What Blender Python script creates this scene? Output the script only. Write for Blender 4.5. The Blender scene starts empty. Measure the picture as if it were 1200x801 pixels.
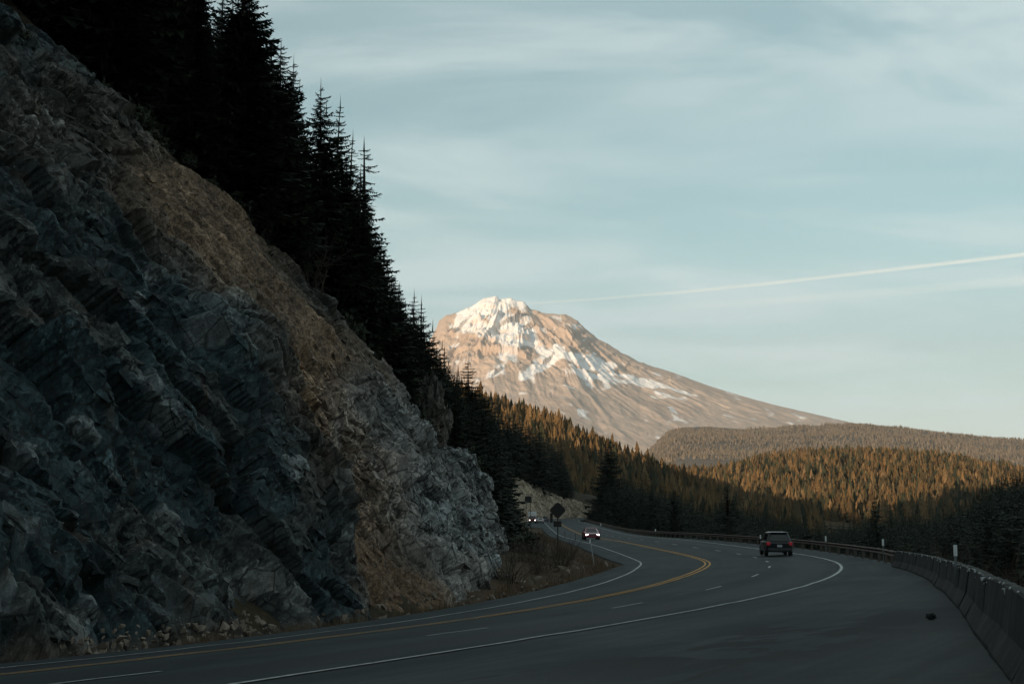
import bpy, math, random
import numpy as np

# ---------------------------------------------------------------- camera, sky, sun, exposure
SC = bpy.context.scene
COL = SC.collection
CAM_Z = 3.305
F_PX = 50.0 / 36.0 * 1200.0
PITCH = math.atan(197.5 / F_PX)
cam_data = bpy.data.cameras.new("camera")
cam = bpy.data.objects.new("camera", cam_data)
COL.objects.link(cam)
cam.location = (0, 0, CAM_Z)
cam.rotation_euler = (math.radians(90) + PITCH, 0, 0)
cam_data.lens = 50.0
cam_data.sensor_width = 36.0
cam_data.clip_start = 0.2
cam_data.clip_end = 120000.0
SC.camera = cam

SUN_EL, SUN_AZ = 8.5, 34.0        # degrees; azimuth measured from straight behind the camera towards the left
SUN_DIR = np.array([-math.sin(math.radians(SUN_AZ)) * math.cos(math.radians(SUN_EL)),
                    -math.cos(math.radians(SUN_AZ)) * math.cos(math.radians(SUN_EL)),
                    math.sin(math.radians(SUN_EL))])
SKY_STRENGTH = 0.114

world = bpy.data.worlds.new("World")
SC.world = world
world.use_nodes = True
wt = world.node_tree
wt.nodes.clear()


def wn(kind, **kw):
    n = wt.nodes.new(kind)
    for k, v in kw.items():
        setattr(n, k, v)
    return n


def wset(node, idx, v):
    node.inputs[idx].default_value = v


sky = wn("ShaderNodeTexSky", sky_type="NISHITA")
sky.sun_disc = False
sky.sun_elevation = math.radians(SUN_EL)
sky.sun_rotation = math.atan2(SUN_DIR[0], SUN_DIR[1])
sky.altitude = 900
sky.air_density = 1.0
sky.dust_density = 0.5
sky.ozone_density = 1.2


def wmath(op, a, b=None, c=None, clamp=False):
    n = wn("ShaderNodeMath", operation=op)
    n.use_clamp = clamp
    for i, v in enumerate((a, b, c)):
        if v is None:
            continue
        if isinstance(v, (int, float)):
            n.inputs[i].default_value = v
        else:
            wt.links.new(v, n.inputs[i])
    return n.outputs[0]


def wsmooth(v, lo, hi):
    n = wn("ShaderNodeMapRange", interpolation_type="SMOOTHSTEP")
    wt.links.new(v, n.inputs[0])
    n.inputs[1].default_value = min(lo, hi)
    n.inputs[2].default_value = max(lo, hi)
    if lo > hi:
        n.inputs[3].default_value, n.inputs[4].default_value = 1.0, 0.0
    return n.outputs[0]


def wmix(fac, a, b):
    n = wn("ShaderNodeMix", data_type="RGBA")
    for i, v in ((0, fac), (6, a), (7, b)):
        if isinstance(v, (int, float)):
            n.inputs[i].default_value = v
        elif isinstance(v, tuple):
            n.inputs[i].default_value = v
        else:
            wt.links.new(v, n.inputs[i])
    return n.outputs[2]


tc = wn("ShaderNodeTexCoord")
sep = wn("ShaderNodeSeparateXYZ")
wt.links.new(tc.outputs["Generated"], sep.inputs[0])
DX, DY, DZ = sep.outputs
zc = wmath("MAXIMUM", DZ, 0.0)
den = wmath("ADD", zc, 0.12)
# thin cirrus projected on a layer high overhead: coordinates are direction / height
comb = wn("ShaderNodeCombineXYZ")
wt.links.new(wmath("DIVIDE", DX, den), comb.inputs[0])
wt.links.new(wmath("DIVIDE", DY, den), comb.inputs[1])


def wnoise(vec, scale, detail, rough, rot, stretch, loc=(0, 0, 0), dist=0.0):
    mp = wn("ShaderNodeMapping")
    mp.inputs["Rotation"].default_value = (0, 0, rot)
    mp.inputs["Scale"].default_value = stretch
    mp.inputs["Location"].default_value = loc
    wt.links.new(vec, mp.inputs[0])
    n = wn("ShaderNodeTexNoise")
    n.inputs["Scale"].default_value = scale
    n.inputs["Detail"].default_value = detail
    n.inputs["Roughness"].default_value = rough
    n.inputs["Distortion"].default_value = dist
    wt.links.new(mp.outputs[0], n.inputs["Vector"])
    return n.outputs["Fac"]


wisps = wnoise(comb.outputs[0], 1.5, 10, 0.58, math.radians(-32), (0.75, 1.35, 1), (5.6, 0.4, 0), 0.9)
broad = wnoise(comb.outputs[0], 0.8, 4, 0.5, math.radians(-30), (0.8, 1.0, 1), (2.3, 6.1, 0), 0.4)
streak = wmath("MULTIPLY", wsmooth(wisps, 0.38, 0.64), wsmooth(broad, 0.32, 0.56))
veil = wmath("MULTIPLY_ADD", streak, 0.38, wmath("MULTIPLY", wsmooth(broad, 0.25, 0.7), 0.22))
skycol = wn("ShaderNodeHueSaturation")
skycol.inputs["Saturation"].default_value = 0.8
skycol.inputs["Hue"].default_value = 0.452
skycol.inputs["Value"].default_value = 1.0
wt.links.new(sky.outputs[0], skycol.inputs["Color"])
CLOUD = (6.0, 6.7, 6.6, 1)
hazy = wmix(wmath("MULTIPLY", wsmooth(zc, 0.22, 0.0), 0.55), skycol.outputs[0], (4.1, 5.1, 5.3, 1))
cloudy = wmix(veil, hazy, CLOUD)
bg = wn("ShaderNodeBackground")
bg.inputs["Strength"].default_value = SKY_STRENGTH
wt.links.new(cloudy, bg.inputs["Color"])
wo = wn("ShaderNodeOutputWorld")
wt.links.new(bg.outputs[0], wo.inputs["Surface"])

sun_data = bpy.data.lights.new("sun", "SUN")
sun_data.energy = 5.0
sun_data.angle = math.radians(0.53)
sun_data.color = (1.0, 0.74, 0.50)
sun = bpy.data.objects.new("sun", sun_data)
COL.objects.link(sun)
sun.location = tuple(SUN_DIR * 300)
from mathutils import Vector, Matrix
sun.rotation_euler = Vector(tuple(SUN_DIR)).to_track_quat("Z", "Y").to_euler()

SC.view_settings.view_transform = "Standard"
SC.view_settings.look = "None"
SC.view_settings.gamma = 1.0
SC.view_settings.exposure = 0.25
SC.cycles.max_bounces = 6
SC.cycles.diffuse_bounces = 3
SC.cycles.transparent_max_bounces = 8
SC.cycles.volume_bounces = 0
SC.cycles.use_denoising = True

random.seed(7)
RNG = np.random.default_rng(7)

# ---------------------------------------------------------------- numpy noise


def _hash(ix, iy, seed):
    h = (ix.astype(np.int64) * 374761393 + iy.astype(np.int64) * 668265263 + seed * 974634777) & 0xFFFFFFFF
    h = ((h ^ (h >> 13)) * 1274126177) & 0xFFFFFFFF
    h = ((h ^ (h >> 16)) * 2246822519) & 0xFFFFFFFF
    return ((h ^ (h >> 15)) & 0xFFFFFF) / float(0x1000000)


def vnoise(x, y, seed=0):
    ix, iy = np.floor(x), np.floor(y)
    fx, fy = x - ix, y - iy
    fx = fx * fx * fx * (fx * (fx * 6 - 15) + 10)
    fy = fy * fy * fy * (fy * (fy * 6 - 15) + 10)
    a, b = _hash(ix, iy, seed), _hash(ix + 1, iy, seed)
    c, d = _hash(ix, iy + 1, seed), _hash(ix + 1, iy + 1, seed)
    return (a * (1 - fx) + b * fx) * (1 - fy) + (c * (1 - fx) + d * fx) * fy


def fbm(x, y, octv=4, seed=0, gain=0.5):
    t, a, s = 0.0, 1.0, 0.0
    for i in range(octv):
        t = t + a * (vnoise(x * 2 ** i + 17.3 * i, y * 2 ** i - 9.1 * i, seed + i) - 0.5)
        s += a
        a *= gain
    return t / s * 2


def ridged(x, y, octv=4, seed=0, gain=0.5):
    t, a, s = 0.0, 1.0, 0.0
    for i in range(octv):
        n = 1 - np.abs(2 * vnoise(x * 2 ** i + 31.7 * i, y * 2 ** i + 5.3 * i, seed + i) - 1)
        t = t + a * n * n
        s += a
        a *= gain
    return t / s


def facets(x, y, seed=0, tilt=0.5):
    """Broken-rock relief: each cell of a scattered point set is its own flat, tilted facet. Returns height, edge distance, cell value."""
    ix, iy = np.floor(x), np.floor(y)
    b1 = np.full(x.shape, 9.0)
    b2 = np.full(x.shape, 9.0)
    cx = np.zeros(x.shape)
    cy = np.zeros(x.shape)
    h1 = np.zeros(x.shape)
    h2 = np.zeros(x.shape)
    h3 = np.zeros(x.shape)
    for dx in (-1, 0, 1):
        for dy in (-1, 0, 1):
            jx, jy = ix + dx, iy + dy
            px = jx + _hash(jx, jy, seed)
            py = jy + _hash(jx, jy, seed + 1)
            d = np.maximum(np.abs(x - px), np.abs(y - py)) * 0.5 + np.hypot(x - px, y - py) * 0.5
            m = d < b1
            b2 = np.where(m, b1, np.minimum(b2, d))
            b1 = np.where(m, d, b1)
            cx = np.where(m, x - px, cx)
            cy = np.where(m, y - py, cy)
            h1 = np.where(m, _hash(jx, jy, seed + 2), h1)
            h2 = np.where(m, _hash(jx, jy, seed + 3), h2)
            h3 = np.where(m, _hash(jx, jy, seed + 4), h3)
    return (h1 - 0.5) + tilt * ((h2 - 0.5) * 2 * cx + (h3 - 0.5) * 2 * cy), b2 - b1, h1


def smooth(v, a, b):
    t = np.clip((v - a) / (b - a), 0, 1)
    return t * t * (3 - 2 * t)


# ---------------------------------------------------------------- mesh and object helpers


def mesh_from(name, verts, faces, mats=(), uv=None, col=None, mat_idx=None, shade=False):
    """verts (n,3); faces an (m,k) array or a list of such arrays."""
    me = bpy.data.meshes.new(name)
    verts = np.asarray(verts, np.float32)
    fl = faces if isinstance(faces, list) else [faces]
    fl = [np.asarray(f, np.int32) for f in fl if len(f)]
    loops = np.concatenate([f.ravel() for f in fl])
    sizes = np.concatenate([np.full(len(f), f.shape[1], np.int32) for f in fl])
    starts = np.concatenate([[0], np.cumsum(sizes)[:-1]]).astype(np.int32)
    me.vertices.add(len(verts))
    me.vertices.foreach_set("co", verts.ravel())
    me.loops.add(len(loops))
    me.loops.foreach_set("vertex_index", loops)
    me.polygons.add(len(sizes))
    me.polygons.foreach_set("loop_start", starts)
    me.polygons.foreach_set("loop_total", sizes)
    if shade:
        me.polygons.foreach_set("use_smooth", np.ones(len(sizes), bool))
    else:
        me.polygons.foreach_set("use_smooth", np.zeros(len(sizes), bool))
    for m in mats:
        me.materials.append(m)
    if mat_idx is not None:
        me.polygons.foreach_set("material_index", np.asarray(mat_idx, np.int32))
    if uv is not None:
        l = me.uv_layers.new(name="UVMap")
        l.data.foreach_set("uv", np.asarray(uv, np.float32)[loops].ravel())
    if col is not None:
        a = me.color_attributes.new("tone", "FLOAT_COLOR", "POINT")
        c = np.ones((len(verts), 4), np.float32)
        c[:, :col.shape[1]] = col
        a.data.foreach_set("color", c.ravel())
    me.update(calc_edges=True)
    me.validate()
    return me


def add(name, data, parent=None, loc=None, rot=None, scale=None, **props):
    o = bpy.data.objects.new(name, data)
    COL.objects.link(o)
    if parent is not None:
        o.parent = parent
    if loc is not None:
        o.location = tuple(float(v) for v in loc)
    if rot is not None:
        o.rotation_euler = tuple(float(v) for v in rot)
    if scale is not None:
        o.scale = (scale,) * 3 if isinstance(scale, (int, float)) else tuple(float(v) for v in scale)
    for k, v in props.items():
        if v is not None:
            o[k] = v
    return o


def thing(name, label, category, loc=(0, 0, 0), rotz=0.0, group=None, data=None, scale=None):
    return add(name, data, None, loc, (0, 0, rotz), scale, label=label, category=category, group=group)


def copy_tree(o, loc, rotz, label=None, scale=None):
    c = o.copy()
    COL.objects.link(c)
    c.location = tuple(float(v) for v in loc)
    c.rotation_euler = (0, 0, float(rotz))
    if scale is not None:
        c.scale = (scale,) * 3 if isinstance(scale, (int, float)) else tuple(float(v) for v in scale)
    if label:
        c["label"] = label
    for ch in list(o.children):
        d = ch.copy()
        COL.objects.link(d)
        d.parent = c
        for g in list(ch.children):
            e = g.copy()
            COL.objects.link(e)
            e.parent = d
    return c


def grid_faces(nu, nv):
    i = np.arange((nu - 1) * (nv - 1))
    a = (i // (nv - 1)) * nv + i % (nv - 1)
    return np.stack([a, a + 1, a + nv + 1, a + nv], 1)


class Geo:
    """Collects boxes, tubes and loose polygons into one mesh."""

    def __init__(self):
        self.v, self.f, self.n = [], {}, 0

    def put(self, verts, faces):
        verts = np.asarray(verts, float)
        self.v.append(verts)
        for fc in faces:
            self.f.setdefault(len(fc), []).append([i + self.n for i in fc])
        self.n += len(verts)
        return self

    def loft(self, rings, cap=True):
        k = len(rings[0])
        v = np.concatenate([np.asarray(r, float) for r in rings])
        fs = []
        for i in range(len(rings) - 1):
            for j in range(k):
                a, b = i * k + j, i * k + (j + 1) % k
                fs.append((a, b, b + k, a + k))
        if cap:
            fs.append(tuple(range(k))[::-1])
            fs.append(tuple(range((len(rings) - 1) * k, len(rings) * k)))
        return self.put(v, fs)

    def box(self, c, s, bev=0.0, taper=(1, 1)):
        """Box with bevelled vertical edges; taper shrinks the top."""
        x, y, z = (q / 2 for q in s)
        b = min(bev, x * 0.9, y * 0.9, z * 0.9)

        def ring(zz, k, kx=1, ky=1):
            xx, yy = x * kx - k, y * ky - k
            bb = max(b, 1e-5)
            p = [(-xx + bb, -yy), (xx - bb, -yy), (xx, -yy + bb), (xx, yy - bb), (xx - bb, yy), (-xx + bb, yy), (-xx, yy - bb), (-xx, -yy + bb)]
            return [(c[0] + q[0], c[1] + q[1], c[2] + zz) for q in p]
        if b > 0:
            return self.loft([ring(-z, b * .7), ring(-z + b, 0), ring(z - b, 0, *taper), ring(z, b * .7, *taper)])
        v = [(c[0] + sx * x * (taper[0] if sz > 0 else 1), c[1] + sy * y * (taper[1] if sz > 0 else 1), c[2] + sz * z)
             for sz in (-1, 1) for sy in (-1, 1) for sx in (-1, 1)]
        return self.put(v, [(0, 2, 3, 1), (4, 5, 7, 6), (0, 1, 5, 4), (2, 6, 7, 3), (0, 4, 6, 2), (1, 3, 7, 5)])

    def tube(self, pts, rad, k=6):
        pts = np.asarray(pts, float)
        rad = np.broadcast_to(rad, len(pts))
        rings = []
        for i, p in enumerate(pts):
            t = pts[min(i + 1, len(pts) - 1)] - pts[max(i - 1, 0)]
            t /= np.linalg.norm(t) + 1e-9
            u = np.cross(t, (0, 0, 1) if abs(t[2]) < .9 else (1, 0, 0))
            u /= np.linalg.norm(u)
            w = np.cross(t, u)
            a = np.arange(k) * 2 * math.pi / k
            rings.append(p + rad[i] * (np.cos(a)[:, None] * u + np.sin(a)[:, None] * w))
        return self.loft(rings)

    def mesh(self, name, *mats, shade=False):
        return mesh_from(name, np.concatenate(self.v), [np.array(f) for f in self.f.values()], mats, shade=shade)


# ---------------------------------------------------------------- materials


class Mat:
    def __init__(self, name, rough=0.8, spec=0.5):
        self.m = bpy.data.materials.new(name)
        self.m.use_nodes = True
        self.t = self.m.node_tree
        self.b = self.t.nodes["Principled BSDF"]
        self.b.inputs["Roughness"].default_value = rough
        self.b.inputs["Specular IOR Level"].default_value = spec
        self._c = None

    def new(self, kind, **kw):
        n = self.t.nodes.new(kind)
        for k, v in kw.items():
            setattr(n, k, v)
        return n

    def link(self, v, sock):
        if isinstance(v, (int, float)):
            sock.default_value = v
        elif isinstance(v, tuple):
            sock.default_value = v if len(v) != 3 or sock.type == "VECTOR" else v + (1,)
        else:
            self.t.links.new(v, sock)

    @property
    def obj(self):
        if self._c is None:
            self._c = self.new("ShaderNodeTexCoord")
        return self._c.outputs["Object"]

    def uv(self):
        return self.new("ShaderNodeUVMap", uv_map="UVMap").outputs[0]

    def attr(self, name="tone"):
        return self.new("ShaderNodeAttribute", attribute_name=name)

    def mapped(self, vec, scale=(1, 1, 1), rot=(0, 0, 0), loc=(0, 0, 0)):
        n = self.new("ShaderNodeMapping")
        self.link(vec, n.inputs[0])
        n.inputs["Scale"].default_value = scale
        n.inputs["Rotation"].default_value = rot
        n.inputs["Location"].default_value = loc
        return n.outputs[0]

    def noise(self, scale, detail=4, rough=0.55, vec=None, dist=0.0):
        n = self.new("ShaderNodeTexNoise")
        self.link(vec if vec is not None else self.obj, n.inputs["Vector"])
        n.inputs["Scale"].default_value = scale
        n.inputs["Detail"].default_value = detail
        n.inputs["Roughness"].default_value = rough
        n.inputs["Distortion"].default_value = dist
        return n.outputs["Fac"]

    def voro(self, scale, vec=None, feature="F1", out="Distance"):
        n = self.new("ShaderNodeTexVoronoi", feature=feature)
        self.link(vec if vec is not None else self.obj, n.inputs["Vector"])
        n.inputs["Scale"].default_value = scale
        return n.outputs[out]

    def math(self, op, a, b=0.0, c=None, clamp=False):
        n = self.new("ShaderNodeMath", operation=op)
        n.use_clamp = clamp
        self.link(a, n.inputs[0])
        self.link(b, n.inputs[1])
        if c is not None:
            self.link(c, n.inputs[2])
        return n.outputs[0]

    def step(self, v, lo, hi, a=0.0, b=1.0):
        n = self.new("ShaderNodeMapRange", interpolation_type="SMOOTHSTEP")
        for i, q in enumerate((v, lo, hi, a, b)):
            self.link(q, n.inputs[i])
        return n.outputs[0]

    def mix(self, fac, a, b, blend="MIX"):
        n = self.new("ShaderNodeMix", data_type="RGBA", blend_type=blend)
        for i, q in ((0, fac), (6, a), (7, b)):
            self.link(q, n.inputs[i])
        return n.outputs[2]

    def bump(self, h, strength=0.5, dist=0.05):
        n = self.new("ShaderNodeBump")
        n.inputs["Strength"].default_value = strength
        n.inputs["Distance"].default_value = dist
        self.link(h, n.inputs["Height"])
        self.t.links.new(n.outputs[0], self.b.inputs["Normal"])

    def color(self, v):
        self.link(v, self.b.inputs["Base Color"])
        return self

    def set(self, name, v):
        self.link(v, self.b.inputs[name])
        return self


def plain(name, col, rough=0.6, var=0.25, scale=3.0, metal=0.0, spec=0.5, emit=None, power=0.0):
    m = Mat(name, rough, spec)
    n = m.noise(scale, 5)
    dark = tuple(c * (1 - var) for c in col)
    lite = tuple(min(1, c * (1 + var)) for c in col)
    m.color(m.mix(n, dark, lite))
    m.b.inputs["Metallic"].default_value = metal
    if emit:
        m.b.inputs["Emission Color"].default_value = emit + (1,)
        m.b.inputs["Emission Strength"].default_value = power
    return m.m


# ---------------------------------------------------------------- the photograph's camera as a function (for laying the terrain out)
CP, SP = math.cos(PITCH), math.sin(PITCH)


def place(px, py, d):
    """World point at forward distance d metres on the sight line of photograph pixel (px, py)."""
    u, v = (px - 600) / F_PX, (400.5 - py) / F_PX
    k = d / (CP - v * SP)
    return np.array(np.broadcast_arrays(u * k, d + 0.0 * k, CAM_Z + (SP + v * CP) * k))


def project(P):
    P = np.asarray(P, float)
    z = P[..., 2] - CAM_Z
    fw = CP * P[..., 1] + SP * z
    up = -SP * P[..., 1] + CP * z
    fw = np.where(fw > 0.1, fw, 0.1)
    return 600 + F_PX * P[..., 0] / fw, 400.5 - F_PX * up / fw


# ---------------------------------------------------------------- road centre line (the yellow line), metres
KN = np.arange(14) * 18.0
K_S = np.r_[-400, -160, -150, -5, KN[:12], 216, 234, 250, 420, 450, 480, 640, 660, 1300]
K_V = np.r_[0, 0, .0034, .0034, -.00135, -.00285, -.00437, -.00548, -.00561, -.00483, -.00359, -.00221, -.00085, .00047, .00140, .0011,
            .0007, .0003, 0, 0, .0020, .0040, .0080, 0, 0]
E_S = np.r_[-400, KN[:13], 235, 420, 520, 1300]
E_V = np.r_[.0566, .0566, .0827, .0828, .0631, .0271, .0364, .0619, .0716, .0551, .0354, .0193, .0088, .0012, 0, 0, -.03, -.03]
Z_S = np.r_[-400, -40, KN[:13], 235, 300, 400, 500, 620, 1300]
Z_V = np.r_[1.3, 1.1, .668, .202, .005, 0, .134, -.222, -.459, -.649, -.507, -.368, -.422, -.486, -.552, -.6, -.5, -.1, .3, .8, 1.0]
S_ALL = np.arange(-380, 1250, 1.0)
kap = np.interp(S_ALL, K_S, K_V)
hd = np.cumsum(kap)
i0 = 380
hd = hd - hd[i0] + 0.487
PX_ = np.cumsum(np.sin(hd))
PY_ = np.cumsum(np.cos(hd))
PX_ = PX_ - PX_[i0] - 14.9976 + math.sin(.487)
PY_ = PY_ - PY_[i0] + 14.5954 + math.cos(.487)
S_ALL_E = np.interp(S_ALL, E_S, E_V)
S_ALL_Z = np.interp(S_ALL, Z_S, Z_V)
_k = np.exp(-(np.arange(-30, 31) / 11.0) ** 2 / 2)
_k /= _k.sum()
S_ALL_E = np.convolve(np.pad(S_ALL_E, 30, mode="edge"), _k, mode="valid")
S_ALL_Z = np.convolve(np.pad(S_ALL_Z, 30, mode="edge"), _k, mode="valid")
OB_S = [-380, -23, -11, -5, 0.7, 4.1, 8, 15, 25, 36, 50, 65, 84, 122, 168, 250, 450, 1250]
OB_V = [25, 24.2, 22.2, 20.9, 19.5, 18.65, 17.75, 16.3, 14.5, 12.75, 11.2, 9.9, 9.45, 9.2, 8.6, 8.6, 8.6, 8.6]
LS_S = [-380, 20, 36, 90, 110, 180, 300, 330, 420, 450, 1250]      # left pavement edge offset
LS_V = [4.7, 4.9, 5.7, 6.0, 6.6, 5.7, 5.7, 9.5, 9.5, 5.8, 5.8]


def at_s(s):
    s = np.asarray(s, float)
    return (np.interp(s, S_ALL, PX_), np.interp(s, S_ALL, PY_), np.interp(s, S_ALL, hd), np.interp(s, S_ALL, S_ALL_E), np.interp(s, S_ALL, S_ALL_Z))


def road_pt(s, o, dz=0.0):
    x, y, h, e, z = at_s(s)
    o = np.asarray(o, float)
    oc = np.clip(o, -7, 17.75)
    return np.stack(np.broadcast_arrays(x + o * np.cos(h), y - o * np.sin(h), z + e * oc + dz), -1)


def ob(s):
    return np.interp(s, OB_S, OB_V)


def ls(s):
    return np.interp(s, LS_S, LS_V)


def nearest(x, y):
    """Station and signed offset (right positive) of ground points."""
    st = slice(0, len(S_ALL), 3)
    sx, sy, ss, sh = PX_[st], PY_[st], S_ALL[st], hd[st]
    S = np.empty(x.shape)
    O = np.empty(x.shape)
    xf, yf = x.ravel(), y.ravel()
    So, Oo = S.ravel(), O.ravel()
    for a in range(0, len(xf), 20000):
        b = slice(a, a + 20000)
        dx = xf[b, None] - sx[None]
        dy = yf[b, None] - sy[None]
        d2 = dx * dx + dy * dy
        i = d2.argmin(1)
        r = np.arange(len(i))
        hh = sh[i]
        ddx, ddy = dx[r, i], dy[r, i]
        So[b] = ss[i] + np.clip(ddx * np.sin(hh) + ddy * np.cos(hh), -2, 2)
        Oo[b] = np.sign(ddx * np.cos(hh) - ddy * np.sin(hh)) * np.sqrt(d2[r, i])
    return So.reshape(x.shape), Oo.reshape(x.shape)


# cliff: foot offset (left of the centre line) and crest height above the foot, by station
CB_S = [-60, 46, 60, 72, 84, 95, 105, 112]
CB_V = [6.7, 7.2, 9.8, 12.6, 14.6, 15.8, 17.5, 20.0]

CREST = [(-900, -800, 42), (-620, -560, 46), (-300, -300, 50), (-120, -110, 53.5), (0, 12, 56), (75, 50, 59), (125, 100, 61), (165, 150, 62.5), (210, 190, 64.5),
         (240, 212, 66), (262, 225, 68), (285, 255, 70), (310, 280, 72), (335, 312, 74), (360, 345, 76), (400, 380, 79), (435, 420, 82),
         (450, 440, 84), (465, 470, 86), (480, 490, 88), (505, 505, 91), (520, 522, 93), (535, 530, 95), (555, 550, 97), (563, 570, 99), (573, 600, 101), (582, 650, 103)]
_c = np.array([place(*c) for c in CREST])
_cs, _co = nearest(_c[:, 0], _c[:, 1])
_ord = np.argsort(_cs)
CR_S = _cs[_ord]
CR_W = (-_co)[_ord]
CR_Z = _c[_ord, 2]
# keep the crest behind the foot
CR_W = np.maximum(CR_W, np.interp(CR_S, CB_S, CB_V) + 0.8)
# the far rock cut, where the road swings right
FC_S = [385, 400, 430, 460, 490, 520, 545, 575]
FC_H = [3.0, 9.0, 13.0, 15.5, 15.0, 11.0, 6.5, 2.0]
FC_FOOT = 7.2


def crest(s):
    """Offset left of the centre line and height above the road of the top of the rock."""
    w = np.interp(s, CR_S, CR_W)
    z = np.interp(s, CR_S, CR_Z)
    return w, z


def hill_cap(s):
    return np.interp(s, [-400, 330, 420, 470, 560, 620, 1250], [260, 260, 120, 60, 16, 8, 5])


def terrain(x, y):
    s, o = nearest(x, y)
    _, _, _, e, z = at_s(s)
    rz = z + e * np.clip(o, -7, 17.75)
    left, right = ls(s), ob(s) + 0.7
    h = rz - 0.9
    # right side: falls away to the valley floor
    wr = o - right
    n = fbm(x / 40, y / 40, 3, 5)
    drop = -0.9 - 0.42 * np.clip(wr, 0, 40) + 3.0 * n * smooth(wr, 8, 40)
    drop = np.maximum(drop, -15 + 2.5 * n)
    h = np.where(wr > 0, rz + drop, h)
    # left side
    wl = -o - left
    cw, cz = crest(s)
    fw = np.interp(s, CB_S, CB_V)
    cliffy = (s < 104).astype(float)
    rock = np.clip((-o - fw) / np.maximum(cw - fw, 0.5), 0, 1)
    in_rock = rz + (cz - rz) * rock - 2.2 * smooth(rock, 0, .15) * (1 - smooth(rock, .9, 1.0)) - 0.4
    cap = hill_cap(s)
    rise = np.clip(-o - cw, 0, None)
    above = cz - 0.4 + cap * (1 - np.exp(-rise * 1.0 / cap))
    z1 = np.where(-o < cw, in_rock, above)
    # beyond the cliff: verge, then a bank
    foot = np.interp(s, [100, 125, 200, 330, 385, 400, 1250], [9.0, 7.5, 7.0, 9.0, 1.5, 1.4, 1.4])
    fh = np.interp(s, FC_S, FC_H, left=0, right=0)
    fw2 = fh / 1.15 + 0.01
    b = np.clip(wl - foot, 0, None)
    z2 = rz - 0.5 * smooth(wl, 0, 3) + np.where(b < fw2, b * 1.15 - 1.0 * (fh > 1), fh - 1.0 * (fh > 1) * (1 - smooth(b - fw2, 0, 3)) + cap * (1 - np.exp(-np.clip(b - fw2, 0, None) * 0.72 / cap)))
    zl = np.where(cliffy > 0, z1, z2)
    k = smooth(s, 98, 108)
    zl = np.where((s > 98) & (s < 108), z1 * (1 - k) + z2 * k, zl)
    lump = fbm(x / 14, y / 14, 4, 11) * 1.5 * smooth(wl, 8, 30)
    h = np.where(wl > 0, zl - 0.5 * (1 - smooth(wl, 0, 4)) + lump, h)
    k = smooth(x, 32, 75) * smooth(y, 560, 640)
    h = h * (1 - k) + (-13 + 2 * n) * k
    # unseen ridge added behind the camera to block sun-side sky glow and low sun
    return h + 95 * smooth(-y, 110, 320)


def tz(x, y):
    return terrain(np.atleast_1d(np.asarray(x, float)), np.atleast_1d(np.asarray(y, float)))


# ---------------------------------------------------------------- ground
def soil_mat():
    m = Mat("forest_floor", 0.95, 0.1)
    a = m.noise(0.35, 6, 0.6)
    b = m.noise(3.0, 6, 0.65)
    c = m.mix(m.step(a, 0.35, 0.65), (0.030, 0.026, 0.020), (0.050, 0.042, 0.026))
    m.color(m.mix(m.step(b, 0.45, 0.7), c, (0.075, 0.055, 0.032)))
    m.bump(b, 0.8, 0.3)
    return m.m


M_SOIL = soil_mat()
gx = np.arange(-330, 520.1, 3.4)
gy = np.arange(-330, 860.1, 3.4)
GX, GY = np.meshgrid(gx, gy, indexing="ij")
GZ = terrain(GX, GY)
add("valley_terrain", mesh_from("valley_terrain", np.stack([GX, GY, GZ], -1).reshape(-1, 3), grid_faces(len(gx), len(gy)), [M_SOIL], shade=True), kind="structure")
R_ = 60000.0
gq = np.array([-R_, -6000, -1500, 0, 1500, 6000, R_])
QX, QY = np.meshgrid(gq, gq, indexing="ij")
add("ground", mesh_from("ground", np.stack([QX, QY, np.full(QX.shape, -24.0)], -1).reshape(-1, 3), grid_faces(7, 7), [M_SOIL]), kind="structure")


# verges: brown litter and dry grass between the asphalt and the rock / bank, and the outer edge past the barrier
def verge_mat():
    m = Mat("verge_litter", 0.95, 0.1)
    a = m.noise(1.3, 6, 0.6)
    b = m.noise(14, 5, 0.7)
    c = m.mix(m.step(a, 0.35, 0.65), (0.050, 0.036, 0.024), (0.095, 0.062, 0.036))
    m.color(m.mix(m.step(b, 0.55, 0.72), c, (0.15, 0.12, 0.09)))
    m.bump(b, 0.9, 0.06)
    return m.m


M_VERGE = verge_mat()


def strip(name, s0, s1, ds, oo, zf, mat, **props):
    s = np.arange(s0, s1 + .01, ds)
    S, I = np.meshgrid(s, np.arange(len(oo(s[:1])[0])), indexing="ij")
    O = oo(s)
    P = road_pt(S, O)
    P[..., 2] += zf(S, O, P)
    return add(name, mesh_from(name, P.reshape(-1, 3), grid_faces(len(s), O.shape[1]), [mat], shade=True), **props)


_t = np.linspace(0, 1, 26)
strip("verge", -70, 425, 0.8,
      lambda s: -(ls(s) - 0.25)[:, None] - _t[None] * (np.maximum(np.interp(s, CB_S, CB_V), 0) * (s < 108) + (s >= 108) * (ls(s) + 11) - ls(s) + 2.2)[:, None],
      lambda S, O, P: -0.06 - 0.22 * smooth(-O - ls(S), 0, 1.2) + 0.12 * fbm(P[..., 0] / 1.1, P[..., 1] / 1.1, 3, 3) * smooth(-O - ls(S), 0.1, 1.0) + 0.16 * np.clip(-O - ls(S) - 1.6, 0, 20) * smooth(S, 40, 60),
      M_VERGE, kind="structure")
strip("outer_verge", -40, 560, 1.0,
      lambda s: (ob(s) + 0.35)[:, None] + _t[None] * 9.0,
      lambda S, O, P: -0.05 - 0.28 * np.clip(O - ob(S) - 0.5, 0, 20) + 0.2 * fbm(P[..., 0] / 1.5, P[..., 1] / 1.5, 3, 4) * smooth(O - ob(S), .6, 2),
      M_VERGE, kind="structure")


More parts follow.
